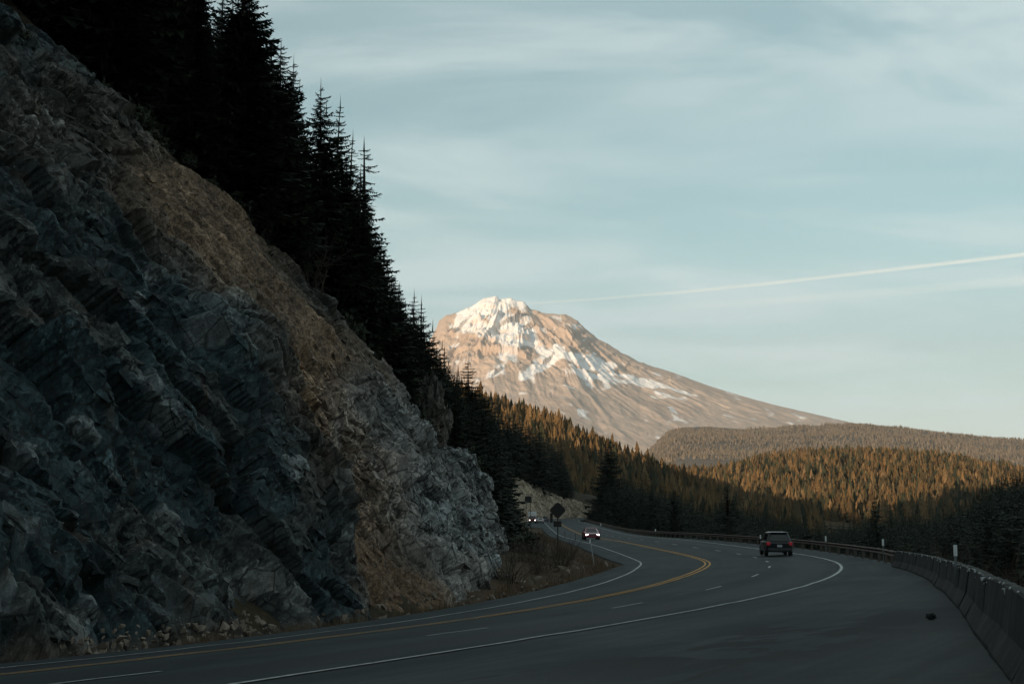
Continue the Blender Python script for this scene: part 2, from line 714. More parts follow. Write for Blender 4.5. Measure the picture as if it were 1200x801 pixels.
# ---------------------------------------------------------------- road
def asphalt_mat():
    m = Mat("asphalt", 0.85, 0.2)
    uv = m.uv()
    sx = m.new("ShaderNodeSeparateXYZ")
    m.link(uv, sx.inputs[0])
    o, s = sx.outputs[0], sx.outputs[1]
    grain = m.noise(38, 3, 0.7, vec=uv)
    fine = m.noise(150, 2, 0.6, vec=uv)
    blot = m.noise(0.35, 6, 0.6, vec=m.mapped(uv, (1, 0.35, 1)), dist=0.5)
    streaks = m.noise(1.0, 5, 0.6, vec=m.mapped(uv, (2.4, 0.03, 1)))
    col = m.mix(m.step(blot, 0.34, 0.66), (0.019, 0.027, 0.029), (0.042, 0.053, 0.055))
    col = m.mix(m.math("MULTIPLY", m.step(streaks, 0.42, 0.62), 0.6), col, (0.022, 0.025, 0.026))
    # dark wheel and drip tracks in the lanes

    def band(c, w):
        d = m.math("ABSOLUTE", m.math("SUBTRACT", o, c))
        return m.step(d, w * 0.25, w, 1.0, 0.0)
    tracks = m.math("MULTIPLY", band(5.7, 1.5), 0.85)
    tracks = m.math("MAXIMUM", tracks, m.math("MULTIPLY", band(1.9, 1.2), 0.45))
    tracks = m.math("MAXIMUM", tracks, m.math("MULTIPLY", band(-1.8, 1.1), 0.45))
    col = m.mix(tracks, col, (0.017, 0.020, 0.021))
    # paler, dustier shoulder
    sh = m.math("MULTIPLY", m.step(o, 8.2, 10.5), m.step(m.noise(0.18, 5, 0.6, vec=uv), 0.4, 0.65))
    col = m.mix(m.math("MULTIPLY", sh, 0.35), col, (0.075, 0.078, 0.072))
    grit = m.math("MULTIPLY", m.step(o, 14.5, 17.5), m.step(m.noise(2.2, 6, 0.7, vec=uv), 0.45, 0.7))
    col = m.mix(m.math("MULTIPLY", grit, 0.5), col, (0.07, 0.062, 0.05))
    # old wet / oil stains on the wide shoulder
    st = m.noise(0.55, 6, 0.62, vec=m.mapped(uv, (1.0, 0.5, 1)), dist=1.2)
    where = m.math("MULTIPLY", band(13.4, 2.6), m.step(m.math("ABSOLUTE", m.math("SUBTRACT", s, 16.0)), 3.0, 10.0, 1.0, 0.0))
    stain = m.math("MULTIPLY", where, m.step(st, 0.46, 0.52))
    col = m.mix(m.math("MULTIPLY", stain, 0.9), col, (0.009, 0.010, 0.011))
    # cracks and sealed seams
    cr = m.voro(0.22, vec=m.mapped(uv, (1, 0.6, 1)), feature="DISTANCE_TO_EDGE")
    crw = m.math("ADD", cr, m.math("MULTIPLY", m.math("SUBTRACT", m.noise(1.5, 4, 0.6, vec=uv), 0.5), 0.08))
    crk = m.math("MULTIPLY", m.step(m.math("ABSOLUTE", crw), 0.004, 0.016, 1.0, 0.0), m.step(m.noise(0.08, 2, 0.5, vec=uv), 0.5, 0.6))
    col = m.mix(m.math("MULTIPLY", crk, 0.85), col, (0.018, 0.018, 0.018))
    seam = m.step(m.math("ABSOLUTE", m.math("SUBTRACT", o, 8.6)), 0.015, 0.05, 1.0, 0.0)
    col = m.mix(m.math("MULTIPLY", seam, 0.35), col, (0.02, 0.02, 0.02))
    sp = m.math("MULTIPLY_ADD", m.math("SUBTRACT", grain, 0.5), 2.6, 1.0)
    sp2 = m.math("MULTIPLY_ADD", m.math("SUBTRACT", fine, 0.5), 2.4, sp)
    mul = m.new("ShaderNodeVectorMath", operation="SCALE")
    m.link(col, mul.inputs[0])
    m.link(sp2, mul.inputs[3])
    m.color(mul.outputs[0])
    m.set("Roughness", m.math("MULTIPLY_ADD", tracks, -0.12, 0.82))
    m.bump(m.math("ADD", grain, fine), 0.5, 0.02)
    return m.m


M_ASPH = asphalt_mat()
rs = np.concatenate([np.arange(-70, 260, 0.7), np.arange(260, 600, 2.0)])
rt = np.linspace(0, 1, 46)
RO = -ls(rs)[:, None] + rt[None] * (ls(rs) + ob(rs) + 0.55)[:, None]
RS = np.repeat(rs[:, None], RO.shape[1], 1)
RP = road_pt(RS, RO)
RP[..., 2] += 0.012 * fbm(RP[..., 0] / 2.2, RP[..., 1] / 2.2, 3, 21)
# ragged broken edge on the left
RP[:, 0] = road_pt(rs, -ls(rs) + 0.18 * fbm(rs / 1.3, rs * 0, 3, 9))
skirt_l, skirt_r = RP[:, :1].copy(), RP[:, -1:].copy()
skirt_l[..., 2] -= 0.35
skirt_r[..., 2] -= 0.35
RP = np.concatenate([skirt_l, RP, skirt_r], 1)
RO = np.concatenate([RO[:, :1], RO, RO[:, -1:]], 1)
RS = np.concatenate([RS[:, :1], RS, RS[:, -1:]], 1)
road = add("road", mesh_from("road", RP.reshape(-1, 3), grid_faces(len(rs), RO.shape[1]), [M_ASPH], uv=np.stack([RO, RS], -1).reshape(-1, 2), shade=True), kind="structure")


def paint_mat(name, col, wear, lo, near):
    m = Mat(name, 0.7, 0.3)
    uv = m.uv()
    sx = m.new("ShaderNodeSeparateXYZ")
    m.link(uv, sx.inputs[0])
    s_ = sx.outputs[1]
    w = m.noise(5.0, 6, 0.72, vec=uv)
    w2 = m.noise(0.25, 3, 0.6, vec=uv)
    g = m.noise(45, 3, 0.6, vec=uv)
    f = m.step(m.math("ADD", m.math("MULTIPLY_ADD", w2, wear, w), m.math("MULTIPLY", m.math("SUBTRACT", g, 0.5), 0.5)), m.math("SUBTRACT", lo, m.math("MULTIPLY", m.step(s_, 18.0, 52.0, 1.0, 0.0), near)), lo + 0.35, 0.0, 0.92)  # near stretch greyer: wear, plus far paint's grazing-angle brightness put into the colour
    m.color(m.mix(f, tuple(c * 0.92 for c in col), (0.07, 0.07, 0.068)))
    m.bump(g, 0.3, 0.01)
    return m.m


M_WHITE = paint_mat("road_paint_white", (0.50, 0.51, 0.50), 0.35, 0.58, 0.12)
M_YELLOW = paint_mat("road_paint_yellow", (0.62, 0.30, 0.04), 0.35, 0.62, 0.36)


def marking(name, s0, s1, o, w, mat, label=None, ds=0.7, shift=0.0):
    n = max(2, int(round((s1 - s0) / ds)) + 1)
    s = np.linspace(s0, s1, n)
    e = 0.006 * fbm(s / 0.8, s * 0 + 3.3, 2, 31)
    o = sum(np.interp(s + q, *o) for q in (-9, -6, -3, 0, 3, 6, 9)) / 7 + shift
    O = np.stack([o - w / 2 + e, o, o + w / 2 + e], 1)
    P = road_pt(np.repeat(s[:, None], 3, 1), O, 0.012 + 0.006)
    P[..., 2] += 0.012 * fbm(P[..., 0] / 2.2, P[..., 1] / 2.2, 3, 21)
    add(name, mesh_from(name, P.reshape(-1, 3), grid_faces(n, 3), [mat], uv=np.stack([O, np.repeat(s[:, None], 3, 1)], -1).reshape(-1, 2)), road, label=label)


W_LINE = 0.13
LEFT_O = ([0, 20, 28, 42, 55, 62, 71, 84, 107, 125, 150, 600], [-2.4, -2.5, -2.75, -3.24, -3.45, -3.65, -4.14, -4.7, -4.7, -4.2, -3.85, -3.9])
RIGHT_O = ([0, 15, 37, 60, 94, 110, 140, 600], [7.5, 7.75, 7.55, 7.45, 7.45, 7.05, 7.25, 7.3])
MID_O = ([0, 100, 121, 170, 210], [-0.2, -0.2, 0.3, 0.3, 0.0])
DASH_O = ([0, 35, 69, 98, 115, 131, 600], [3.9, 3.58, 3.58, 3.66, 3.95, 3.65, 3.65])
marking("edge_line", -60, 590, LEFT_O, W_LINE, M_WHITE)
marking("edge_line", -60, 590, RIGHT_O, 0.15, M_WHITE)
marking("centre_line", -60, 590, MID_O, 0.12, M_YELLOW, shift=-0.15)
marking("centre_line", -60, 590, MID_O, 0.12, M_YELLOW, shift=0.15)
for k in range(-3, 44):
    c = 10.04 + 12.19 * k
    marking("lane_dash", c - 1.55, c + 1.55, DASH_O, 0.12, M_WHITE)


# ---------------------------------------------------------------- the rock cliff
def rock_mat(name, far=False):
    m = Mat(name, 0.88, 0.25)
    t = m.attr("tone")
    vec = m.mapped(m.obj, (1, 1, 1), (math.radians(25), math.radians(-30), 0))
    stretched = m.mapped(vec, (1.0, 1.0, 0.6))
    big = m.noise(0.55, 6, 0.62, vec=stretched)
    med = m.noise(3.2, 7, 0.68, vec=stretched)
    fin = m.noise(17, 5, 0.7)
    v = m.math("MULTIPLY_ADD", m.math("SUBTRACT", med, 0.5), 2.2, 0.95)
    v = m.math("MULTIPLY_ADD", m.math("SUBTRACT", big, 0.5), 1.2, v)
    v = m.math("MULTIPLY_ADD", m.math("SUBTRACT", fin, 0.5), 2.2, v)
    v = m.math("MAXIMUM", v, 0.18)
    mul = m.new("ShaderNodeVectorMath", operation="SCALE")
    m.link(t.outputs["Color"], mul.inputs[0])
    m.link(v, mul.inputs[3])
    rust = m.step(m.noise(0.8, 5, 0.6, vec=m.mapped(m.obj, (1, 1, .45), loc=(4, 3, 9))), 0.56, 0.70)
    col = m.mix(m.math("MULTIPLY", rust, 0.22), mul.outputs[0], (0.13, 0.075, 0.042))
    cell = m.new("ShaderNodeSeparateColor")
    m.link(m.voro(2.2, vec=m.mapped(vec, (1.3, 1.3, 0.9)), out="Color"), cell.inputs[0])
    chip = m.new("ShaderNodeSeparateColor")
    m.link(m.voro(7.5, vec=m.mapped(vec, (1.2, 1.2, 0.75)), out="Color"), chip.inputs[0])
    grit = m.new("ShaderNodeSeparateColor")
    m.link(m.voro(11.0, out="Color"), grit.inputs[0])
    shade = m.new("ShaderNodeVectorMath", operation="SCALE")
    m.link(col, shade.inputs[0])
    m.link(m.math("MULTIPLY", m.math("MULTIPLY_ADD", m.math("MULTIPLY", m.math("SUBTRACT", cell.outputs[0], 0.5), t.outputs["Alpha"]), 0.6, 1.0), m.math("MULTIPLY_ADD", m.math("SUBTRACT", m.math("POWER", chip.outputs[0], 2.0), 0.33), m.math("MULTIPLY", m.math("MULTIPLY", t.outputs["Alpha"], m.step(m.noise(0.5, 4, 0.6), 0.45, 0.62)), 1.7), m.math("ADD", 1.0, m.math("MULTIPLY", m.math("SUBTRACT", 1.0, t.outputs["Alpha"]), m.math("MULTIPLY", m.math("SUBTRACT", grit.outputs[1], 0.45), 1.1))))), shade.inputs[3])
    col = shade.outputs[0]
    alpha = t.outputs["Alpha"]
    crack = m.voro(1.0, vec=m.mapped(vec, (1.1, 1.1, 0.7)), feature="DISTANCE_TO_EDGE")
    col = m.mix(m.math("MULTIPLY", alpha, m.step(crack, 0.0, 0.05, 0.8, 0.0)), col, (0.02, 0.019, 0.018))
    # pale quartz flecks
    fl = m.step(m.noise(7, 3, 0.6, vec=m.mapped(m.obj, (1, 1, .6), loc=(1, 7, 2))), 0.66, 0.73)
    col = m.mix(m.math("MULTIPLY", fl, 0.55), col, (0.25, 0.25, 0.24))
    m.color(col)
    h = m.math("ADD", m.math("MULTIPLY", med, 1.0), m.math("MULTIPLY", fin, 0.35))
    m.bump(h, 0.45, 0.06)
    return m.m


M_ROCK = rock_mat("cliff_rock")


def gauss(px, py, cx, cy, sx, sy, rot=0.0):
    a = math.radians(rot)
    dx, dy = px - cx, py - cy
    u = dx * math.cos(a) + dy * math.sin(a)
    v = -dx * math.sin(a) + dy * math.cos(a)
    return np.exp(-(u / sx) ** 2 - (v / sy) ** 2)


def build_cliff():
    s = np.concatenate([np.arange(-24, 12, 0.3), np.arange(12, 60, 0.13), np.arange(60, 103, 0.15)])
    nt = 330
    t = np.linspace(-0.03, 1.08, nt)
    S, Tt = np.meshgrid(s, t, indexing="ij")
    foot = np.interp(S, CB_S, CB_V)
    cw, cz = crest(S)
    base = road_pt(S, -foot)
    base[..., 2] -= 0.5
    x, y, hh, _, _ = at_s(S)
    top = np.stack([x - cw * np.cos(hh), y + cw * np.sin(hh), cz], -1)
    prof = Tt
    # gently bulging profile, steeper low down
    P = base + (top - base) * prof[..., None]
    L = np.linalg.norm(top - base, axis=-1)
    B = L * Tt                      # metres up the face
    P[..., 2] += 0.05 * L * np.sin(np.clip(Tt, 0, 1) * math.pi)
    du = np.gradient(P, axis=0)
    dv = np.gradient(P, axis=1)
    N = np.cross(du, dv)
    N /= np.linalg.norm(N, axis=-1, keepdims=True) + 1e-9
    if N[len(s) // 2, nt // 2, 2] < 0:
        N = -N
    qx, qy = project(P)
    wx = qx + 26 * fbm(S / 6, B / 6, 4, 41)
    wy = qy + 26 * fbm(S / 6, B / 6, 4, 42)
    chute = np.clip(1.15 * gauss(wx, wy, 285, 300, 150, 34, 47) + 0.95 * gauss(wx, wy, 215, 235, 70, 45, 50) + .8 * gauss(wx, wy, 395, 405, 60, 18, 40), 0, 1)
    scree = np.clip(1.7 * gauss(wx, wy, 482, 690, 52, 44, 30) + 1.4 * gauss(wx, wy, 446, 628, 16, 50, -22), 0, 1)
    scree = np.maximum(scree, 0.45 * smooth(-B, -0.9, -0.1))
    orange = np.clip(1.3 * gauss(wx, wy, 385, 500, 62, 105, -25) + .55 * gauss(wx, wy, 60, 150, 60, 100, -25) + .5 * gauss(wx, wy, 455, 600, 40, 60, -20), 0, 1)
    pale = np.clip(1.2 * gauss(wx, wy, 515, 580, 48, 80, -32) + .75 * gauss(wx, wy, 430, 470, 60, 45, 45) + .8 * gauss(wx, wy, 235, 350, 28, 60, -35), 0, 1)
    # the dark buttress ends along a line that runs down to the right; beyond it a rusty recess, then pale blocky rock
    dl = wx - np.interp(wy, [250, 300, 400, 450, 540, 640, 700], [190, 230, 305, 328, 374, 416, 430])
    orange = np.maximum(orange * .45, smooth(dl, -4, 14) * (1 - smooth(dl, 60, 115)) * smooth(wy, 365, 415) * (1 - .4 * smooth(wy, 600, 640)))
    pale = np.maximum(pale * (1 - .6 * smooth(-dl, -10, 20)), smooth(dl, 72, 120) * smooth(wy, 400, 470))
    buttress = (1 - smooth(dl, -16, 12)) * smooth(dl, -240, -20) * smooth(wy, 330, 430)
    smoothz = np.clip(chute + scree, 0, 1)
    # foliation runs down to the right across the face
    a = math.radians(-50)
    U = S * math.cos(a) + B * math.sin(a)
    V = -S * math.sin(a) + B * math.cos(a)
    w1 = 0.5 * fbm(S / 3, B / 3, 3, 51)
    w2 = 0.5 * fbm(S / 3, B / 3, 3, 52)
    lump = 1.3 * fbm(S / 11, B / 9, 3, 53) + 1.5 * (ridged(U / 16, V / 5, 3, 54) - 0.5)
    f1, e1, c1 = facets(U / 5.2 + .25 * w1, V / 2.3 + .25 * w2, 61, 1.0)
    f2, e2, c2 = facets(U / 1.9 + .2 * w2, V / 0.85 + .2 * w1, 71, 1.0)
    f3, e3, c3 = facets(U / 0.9, V / 0.5, 81, 1.0)
    blocky = np.clip(0.45 + 1.0 * pale + .7 * orange + .5 * gauss(wx, wy, 70, 150, 110, 110), 0, 1.25)
    b1, g1, k1 = facets(S / 2.4 + .3 * w1, B / 2.1 + .3 * w2, 91, 0.8)
    b2, g2, k2 = facets(S / 1.0, B / 0.85, 95, 0.9)
    strat = 1.0 * f1 + 0.38 * f2 + 0.10 * f3 - 0.35 * smooth(-e1, -.07, 0) - 0.14 * smooth(-e2, -.08, 0)
    block = 0.50 * b1 + 0.28 * b2 - 0.22 * smooth(-g1, -0.10, 0) - 0.10 * smooth(-g2, -.1, 0)
    rough = 0.05 * ridged(U / 1.6, V / 0.7, 3, 56) + 0.03 * fbm(S * 4, B * 4, 3, 57)
    D = lump * (1 - 0.55 * smoothz) + (strat * (1.15 - 0.6 * np.clip(blocky, 0, 1)) + block * blocky + rough) * (1 - 0.9 * smoothz)
    pebb, ge, gk = facets(S / 0.33, B / 0.3, 99, 0.5)
    D = D + smoothz * (0.11 * pebb + 0.06 * fbm(S * 2, B * 2, 3, 98) + 0.45 * fbm(U / 3, V / 0.9, 4, 97))
    D = D + 0.8 * buttress - 0.5 * smooth(dl, -6, 20) * (1 - smooth(dl, 60, 120)) * smooth(wy, 380, 440)
    edge = smooth(B, -0.8, 1.2) * (1 - 0.55 * smooth(Tt, 0.93, 1.05))
    D = D * edge - 0.9 * smooth(Tt, 1.0, 1.08) + scree * 0.55 * smooth(Tt, -.03, .05)
    P = P + N * D[..., None]
    # colour: what the stone is, place by place
    n1 = fbm(S / 2.2, B / 2.2, 4, 101)[..., None]
    dark = np.array([0.027, 0.043, 0.047]) * (1 + 0.35 * n1)
    c = dark + np.zeros(P.shape)
    cv = (0.62 + 0.76 * (0.5 * c1 + 0.5 * c2))[..., None] * (0.8 + 0.4 * k2)[..., None]
    c = c * cv

    def lay(c, m, col):
        m = np.clip(m, 0, 1)[..., None]
        return c * (1 - m) + np.array(col) * (0.6 * cv + 0.4) * (1 + 0.3 * n1) * m
    c = lay(c, 0.85 * orange, (0.195, 0.114, 0.060))
    c = lay(c, 0.9 * pale * (0.55 + 0.45 * k1), (0.26, 0.27, 0.262))
    c = lay(c, 0.18 * smooth(k1, 0.72, 0.8), (0.13, 0.09, 0.06))
    c = lay(c, 0.4 * smooth(k2, 0.9, 0.95), (0.20, 0.20, 0.19))
    c = lay(c, 0.92 * chute, (0.155, 0.103, 0.066))
    c = c * (1 + np.clip(chute + scree, 0, 1) * (0.55 * fbm(U / 2.4, V / 0.5, 4, 111) + 0.5 * fbm(S / 1.5, B / 1.5, 4, 112)))[..., None]
    c = lay(c, 0.8 * gauss(wx, wy, 320, 385, 95, 9, 46), (0.32, 0.225, 0.145))
    c = lay(c, 0.95 * scree, (0.135, 0.086, 0.052))
    c = np.concatenate([np.clip(c, 0.01, 1), 1 - 0.92 * smoothz[..., None]], -1)
    me = mesh_from("rock_cliff", P.reshape(-1, 3), grid_faces(len(s), nt), [M_ROCK], col=c.reshape(-1, 4))
    return add("rock_cliff", me, label="tall dark fractured rock cliff cut back beside the highway", category="cliff"), P, N, c


cliff, CLIFF_P, CLIFF_N, CLIFF_C = build_cliff()


# the broken blocks and slabs that stand out of the face
def hull(seed, n=13, sq=(1, 1, 1)):
    import bmesh
    rng = np.random.default_rng(seed)
    bm = bmesh.new()
    for p in rng.uniform(-1, 1, (n, 3)):
        p = np.sign(p) * np.abs(p) ** 0.55
        bm.verts.new(p * np.array(sq))
    bmesh.ops.convex_hull(bm, input=bm.verts)
    bmesh.ops.delete(bm, geom=[v for v in bm.verts if not v.link_faces], context="VERTS")
    bmesh.ops.triangulate(bm, faces=bm.faces[:])
    bm.verts.ensure_lookup_table()
    bm.verts.index_update()
    v = np.array([q.co[:] for q in bm.verts])
    f = np.array([[q.index for q in fc.verts] for fc in bm.faces])
    bm.free()
    return v, f


HULLS = [hull(500 + i, 11) for i in range(10)]


def cliff_blocks(n_small, n_parts):
    rng = np.random.default_rng(77)
    ns, nt = CLIFF_P.shape[:2]
    V, Fc, C = [], [], []
    nv = 0
    up = np.array([0.0, 0.0, 1.0])
    made = 0
    qx, qy = project(CLIFF_P)
    ui = rng.integers(60, ns - 4, n_small * 8)
    vi = rng.integers(14, nt - 26, n_small * 8)
    rank = 0
    clump = fbm(CLIFF_P[..., 0] / 3.2 + CLIFF_P[..., 1] / 5, CLIFF_P[..., 2] / 2.6, 4, 303)
    for i, j in zip(ui, vi):
        x, y = qx[i, j], qy[i, j]
        if x < -40 or y < -40:
            continue
        # the chute and the scree are fine gravel: few blocks there
        ch = max(gauss(x, y, 285, 300, 150, 34, 47), gauss(x, y, 480, 690, 50, 46, 35))
        if rng.random() < 1.0 * ch:
            continue
        blk = gauss(x, y, 515, 580, 70, 90, -32) + gauss(x, y, 385, 480, 70, 110, -25) + gauss(x, y, 70, 150, 110, 110)
        if rng.random() > (0.45 + 0.55 * min(blk, 1)) * (0.12 + 0.88 * float(smooth(clump[i, j], -.12, .2))):
            continue
        rank += 1
        if rank > n_small:
            break
        P, N, c = CLIFF_P[i, j], CLIFF_N[i, j], CLIFF_C[i, j, :3]
        big = made < n_parts and ch < .2 and rng.random() < 0.06
        k = rng.uniform(.22, .42) if big else .05 + .30 * rng.random() ** 3
        k *= 0.8 + 0.5 * min(blk, 1)
        if ch > .35:
            k *= .35
        T = np.cross(up, N)
        T /= np.linalg.norm(T)
        Bv = np.cross(N, T)
        a = math.radians((-54 if blk < .5 else -70) + rng.normal(0, 9 + 9 * min(blk, 1)))
        e1 = T * math.cos(a) + Bv * math.sin(a)
        if e1[1] < 0:
            pass
        e2 = np.cross(N, e1)
        tiltn = N + e1 * rng.normal(0, .2) + e2 * rng.normal(0, .2)
        tiltn /= np.linalg.norm(tiltn)
        e2 = np.cross(tiltn, e1)
        e2 /= np.linalg.norm(e2)
        e1 = np.cross(e2, tiltn)
        ln = rng.uniform(.8, 1.5) * (1.5 - .6 * min(blk, 1))
        w = rng.uniform(.45, .9)
        dpt = rng.uniform(.35, .7)
        hv, hf = HULLS[int(rng.integers(len(HULLS)))]
        v = P + (hv[:, :1] * e1 * ln + hv[:, 1:2] * e2 * w + hv[:, 2:] * tiltn * dpt) * k - N * k * dpt * .55
        col = np.clip(c * rng.uniform(.65, 1.45) + rng.uniform(-.008, .012), .02, .5)
        if big:
            me = mesh_from("rock_block", v - P, hf, [M_ROCK], col=np.repeat(col[None], len(hv), 0))
            add("rock_block", me, cliff, P)
            made += 1
        else:
            V.append(v)
            Fc.append(hf + nv)
            C.append(np.repeat(col[None], len(hv), 0))
            nv += len(hv)
    me = mesh_from("rock_fragments", np.concatenate(V), np.concatenate(Fc), [M_ROCK], col=np.concatenate(C))
    add("rock_fragments", me, cliff, kind="stuff")


cliff_blocks(11000, 280)


def build_far_cut():
    s = np.arange(384, 578, 0.5)
    t = np.linspace(-0.05, 1.1, 60)
    S, Tt = np.meshgrid(s, t, indexing="ij")
    fh = np.interp(S, FC_S, FC_H)
    foot = ls(S) + 1.4 + Tt * fh / 1.15
    P = road_pt(S, -foot)
    P[..., 2] = road_pt(S, -ls(S))[..., 2] + fh * Tt - 0.4
    B = fh * Tt
    f1, _, k1 = facets(S / 2.6 + B / 5, B / 1.6 - S / 6, 161, 0.9)
    f2, _, k2 = facets(S / 1.1, B / 0.8, 171, 0.9)
    D = (0.9 * f1 + 0.4 * f2 + 1.2 * fbm(S / 14, B / 7, 3, 163) + .8 * ridged(S / 9 + B / 6, B / 30, 3, 164)) * smooth(B, -0.2, 1.0)
    _, _, hh, _, _ = at_s(S)
    P += np.stack([np.cos(hh), -np.sin(hh), 0.8 + 0 * hh], -1) * (D * 0.7)[..., None]
    c = np.array([0.31, 0.25, 0.18]) * (0.6 + 0.5 * k1 + 0.3 * k2)[..., None] * (1 + 0.4 * fbm(S / 6, B / 6, 3, 165))[..., None]
    return add("rock_cut", mesh_from("rock_cut", P.reshape(-1, 3), grid_faces(len(s), len(t)), [M_ROCK], col=np.clip(c, .02, 1).reshape(-1, 3)),
               label="pale tan rock cut above the far bend of the road", category="rock cut")


build_far_cut()


# ---------------------------------------------------------------- the mountain
def curve(pts):
    a = np.array(pts, float)
    return lambda x: np.interp(x, a[:, 0], a[:, 1])


RIDGE = curve([(300, 470), (420, 428), (470, 420), (500, 402), (508, 390), (514, 375), (522, 369), (534, 366), (547, 361), (556, 356), (565, 351), (572, 348), (580, 347), (588, 350), (597, 349.5),
               (606, 352), (613, 354), (618, 357), (623, 362), (630, 364.5), (640, 367), (650, 367.5), (662, 368), (670, 371.5), (678, 376.5), (684, 382), (692, 389),
               (700, 396), (712, 403), (722, 409), (735, 416), (750, 424), (770, 431), (800, 441), (825, 450), (850, 458), (880, 467), (915, 476), (950, 484),
               (985, 492), (1010, 498), (1050, 503), (1100, 510), (1200, 520), (1400, 540), (1600, 555)])
MD0, MD1 = 8200.0, 12600.0


def build_mountain():
    px = np.concatenate([np.arange(330, 500, 3.0), np.arange(500, 860, 0.85), np.arange(860, 1560, 3.0)])
    t = np.concatenate([np.linspace(0, 1, 300), [1.06, 1.15, 1.3]])
    PXm, Tm = np.meshgrid(px, t, indexing="ij")
    D = MD0 + Tm * (MD1 - MD0)
    zr = place(PXm, RIDGE(PXm), MD1)[2]
    zb = place(PXm, 585.0, MD0)[2]
    g = np.where(Tm <= 1, np.clip(Tm, 0, 1) ** 1.30, 1 - (Tm - 1) * 1.2)
    X = (PXm - 600) / F_PX * (D * CP + 0.0) / 1.0
    X = place(PXm, 480.0, D)[0]
    Z = zb + (zr - zb) * g
    xs, ys = place(590, 350, MD1)[:2]
    rx, ry = X - xs, ys - D
    phi = np.arctan2(rx, ry + 350)
    r = np.hypot(rx, ry)
    wob = 0.10 * fbm(X / 900, D / 900, 3, 201)
    hi = smooth(Z, 500, 1500)
    rad = ridged((phi + wob) * 7.5, r / 2600, 4, 203, 0.55) - 0.45
    rad2 = ridged((phi + 1.3 * wob) * 22, r / 900, 3, 207, 0.55) - 0.45
    f1, _, k1 = facets(X / 240 + 2 * wob, Z / 120 + wob, 211, 1.0)
    f2, _, k2 = facets(X / 95, Z / 60, 215, 1.0)
    am = smooth(Tm, 0, 0.2) * (1 - 0.8 * smooth(Tm, 0.90, 1.0))
    rugged = smooth(Z, 850, 1350) * (0.35 + 0.65 * np.exp(-((PXm - 590) / 95) ** 2))
    dz = (rad * (11 + 58 * hi) + rad2 * (3 + 22 * hi) + rugged * (40 * f1 + 24 * f2) + 13 * fbm(X / 110, D / 110, 4, 221)) * am
    rim = smooth(Tm, 0.9, 1.0) * (1 - smooth(Tm, 1.0, 1.06)) * rugged
    dz += rim * 9 * f2
    Y = D - dz * 0.5
    Z2 = Z + dz
    P = np.stack([X, Y, Z2], -1)
    qx, qy = project(P)
    nb = fbm(X / 130, Z / 90, 5, 231)
    st = ridged((phi + wob) * 26, r / 700, 4, 233, 0.6)
    hor = fbm(X / 260 - Z / 200, Z / 45 + X / 160, 4, 235)

    def G(cx, cy, sx, sy, rot=0):
        return gauss(qx, qy, cx, cy, sx, sy, rot)
    cap = np.clip(1.25 - (qy - RIDGE(qx)) / 9.0, 0, 1.2) * smooth(qx, 522, 545) * (1 - smooth(qx, 606, 622))
    s = cap + 1.5 * G(582, 365, 10, 17, -14) + 1.2 * G(560, 368, 12, 6, -35) + 1.25 * G(594, 380, 9, 15, -20) + 1.2 * G(600, 396, 26, 10, 5) 
    s += .4 * G(648, 393, 13, 6, 35) + 1.25 * G(640, 420, 15, 11, -20) + 1.15 * G(624, 434, 20, 6.5, -32) + 0.85 * G(590, 416, 15, 10, 10) + 0.95 * G(630, 404, 12, 7, 40)
    s += 1.3 * G(542, 377, 11, 9, -40) + 0.9 * G(566, 386, 14, 9, -20) + 0.8 * G(612, 372, 12, 10, 20) + .8 * G(535, 402, 10, 6, -35) + .75 * G(556, 384, 10, 5, -20) + 0.5 * G(570, 442, 30, 5, -25)
    sr = 0.72 * G(680, 422, 32, 12, 26) + .72 * G(710, 433, 40, 10, 24) + 0.65 * G(760, 450, 60, 10, 22) + .5 * G(690, 445, 50, 8, 18) + .4 * G(820, 468, 60, 6, 20)
    snow = smooth(s + 0.85 * nb + 0.4 * (st - 0.5) * (1 - np.clip(cap, 0, 1)), 0.36, 0.60)
    snow_r = smooth(sr + 1.1 * hor + 0.3 * nb, 0.60, 0.84)
    snow = np.maximum(snow, snow_r)
    snow = np.maximum(snow, .8 * smooth(hor + nb + 0.6 * G(660, 480, 120, 60), 1.3, 1.5))
    # steep crags shed their snow
    gz = np.gradient(Z2, axis=1) / (np.gradient(Y, axis=1) + 1e-3)
    steep = smooth(np.abs(gz), 1.1, 2.0) * (1 - np.clip(cap, 0, 1) * .6)
    snow = snow * (1 - 0.6 * steep)
    rock = np.array([0.50, 0.39, 0.31]) * (0.93 + 0.12 * k1 * rugged + 0.12 * k2 * rugged)[..., None]
    tan = np.array([0.50, 0.40, 0.33]) * (1 + 0.22 * fbm(X / 420, D / 420, 4, 241) )[..., None]
    low = np.array([0.46, 0.37, 0.305])
    m = np.clip(rugged * 1.2, 0, 1)[..., None]
    c = tan * (1 - m) + rock * m
    b = smooth(fbm(phi * 9, r / 1500, 3, 245), 0.05, 0.4)[..., None] * .5
    c = c * (1 - b) + low * b
    c = c * (1 - snow[..., None]) + np.array([0.88, 0.87, 0.86]) * snow[..., None]
    m_ = Mat("mountain_rock", 0.9, 0.1)
    a = m_.attr("tone")
    n = m_.noise(0.012, 7, 0.68)
    mul = m_.new("ShaderNodeVectorMath", operation="SCALE")
    m_.link(a.outputs["Color"], mul.inputs[0])
    m_.link(m_.math("MULTIPLY_ADD", m_.math("SUBTRACT", n, 0.5), 0.5, 1.0), mul.inputs[3])
    m_.color(mul.outputs[0])
    m_.bump(m_.noise(0.02, 6, 0.65), 0.35, 18.0)
    add("mountain", mesh_from("mountain", P.reshape(-1, 3), grid_faces(len(px), len(t)), [m_.m], col=np.clip(c, .02, .9).reshape(-1, 3), shade=True), kind="structure")


build_mountain()


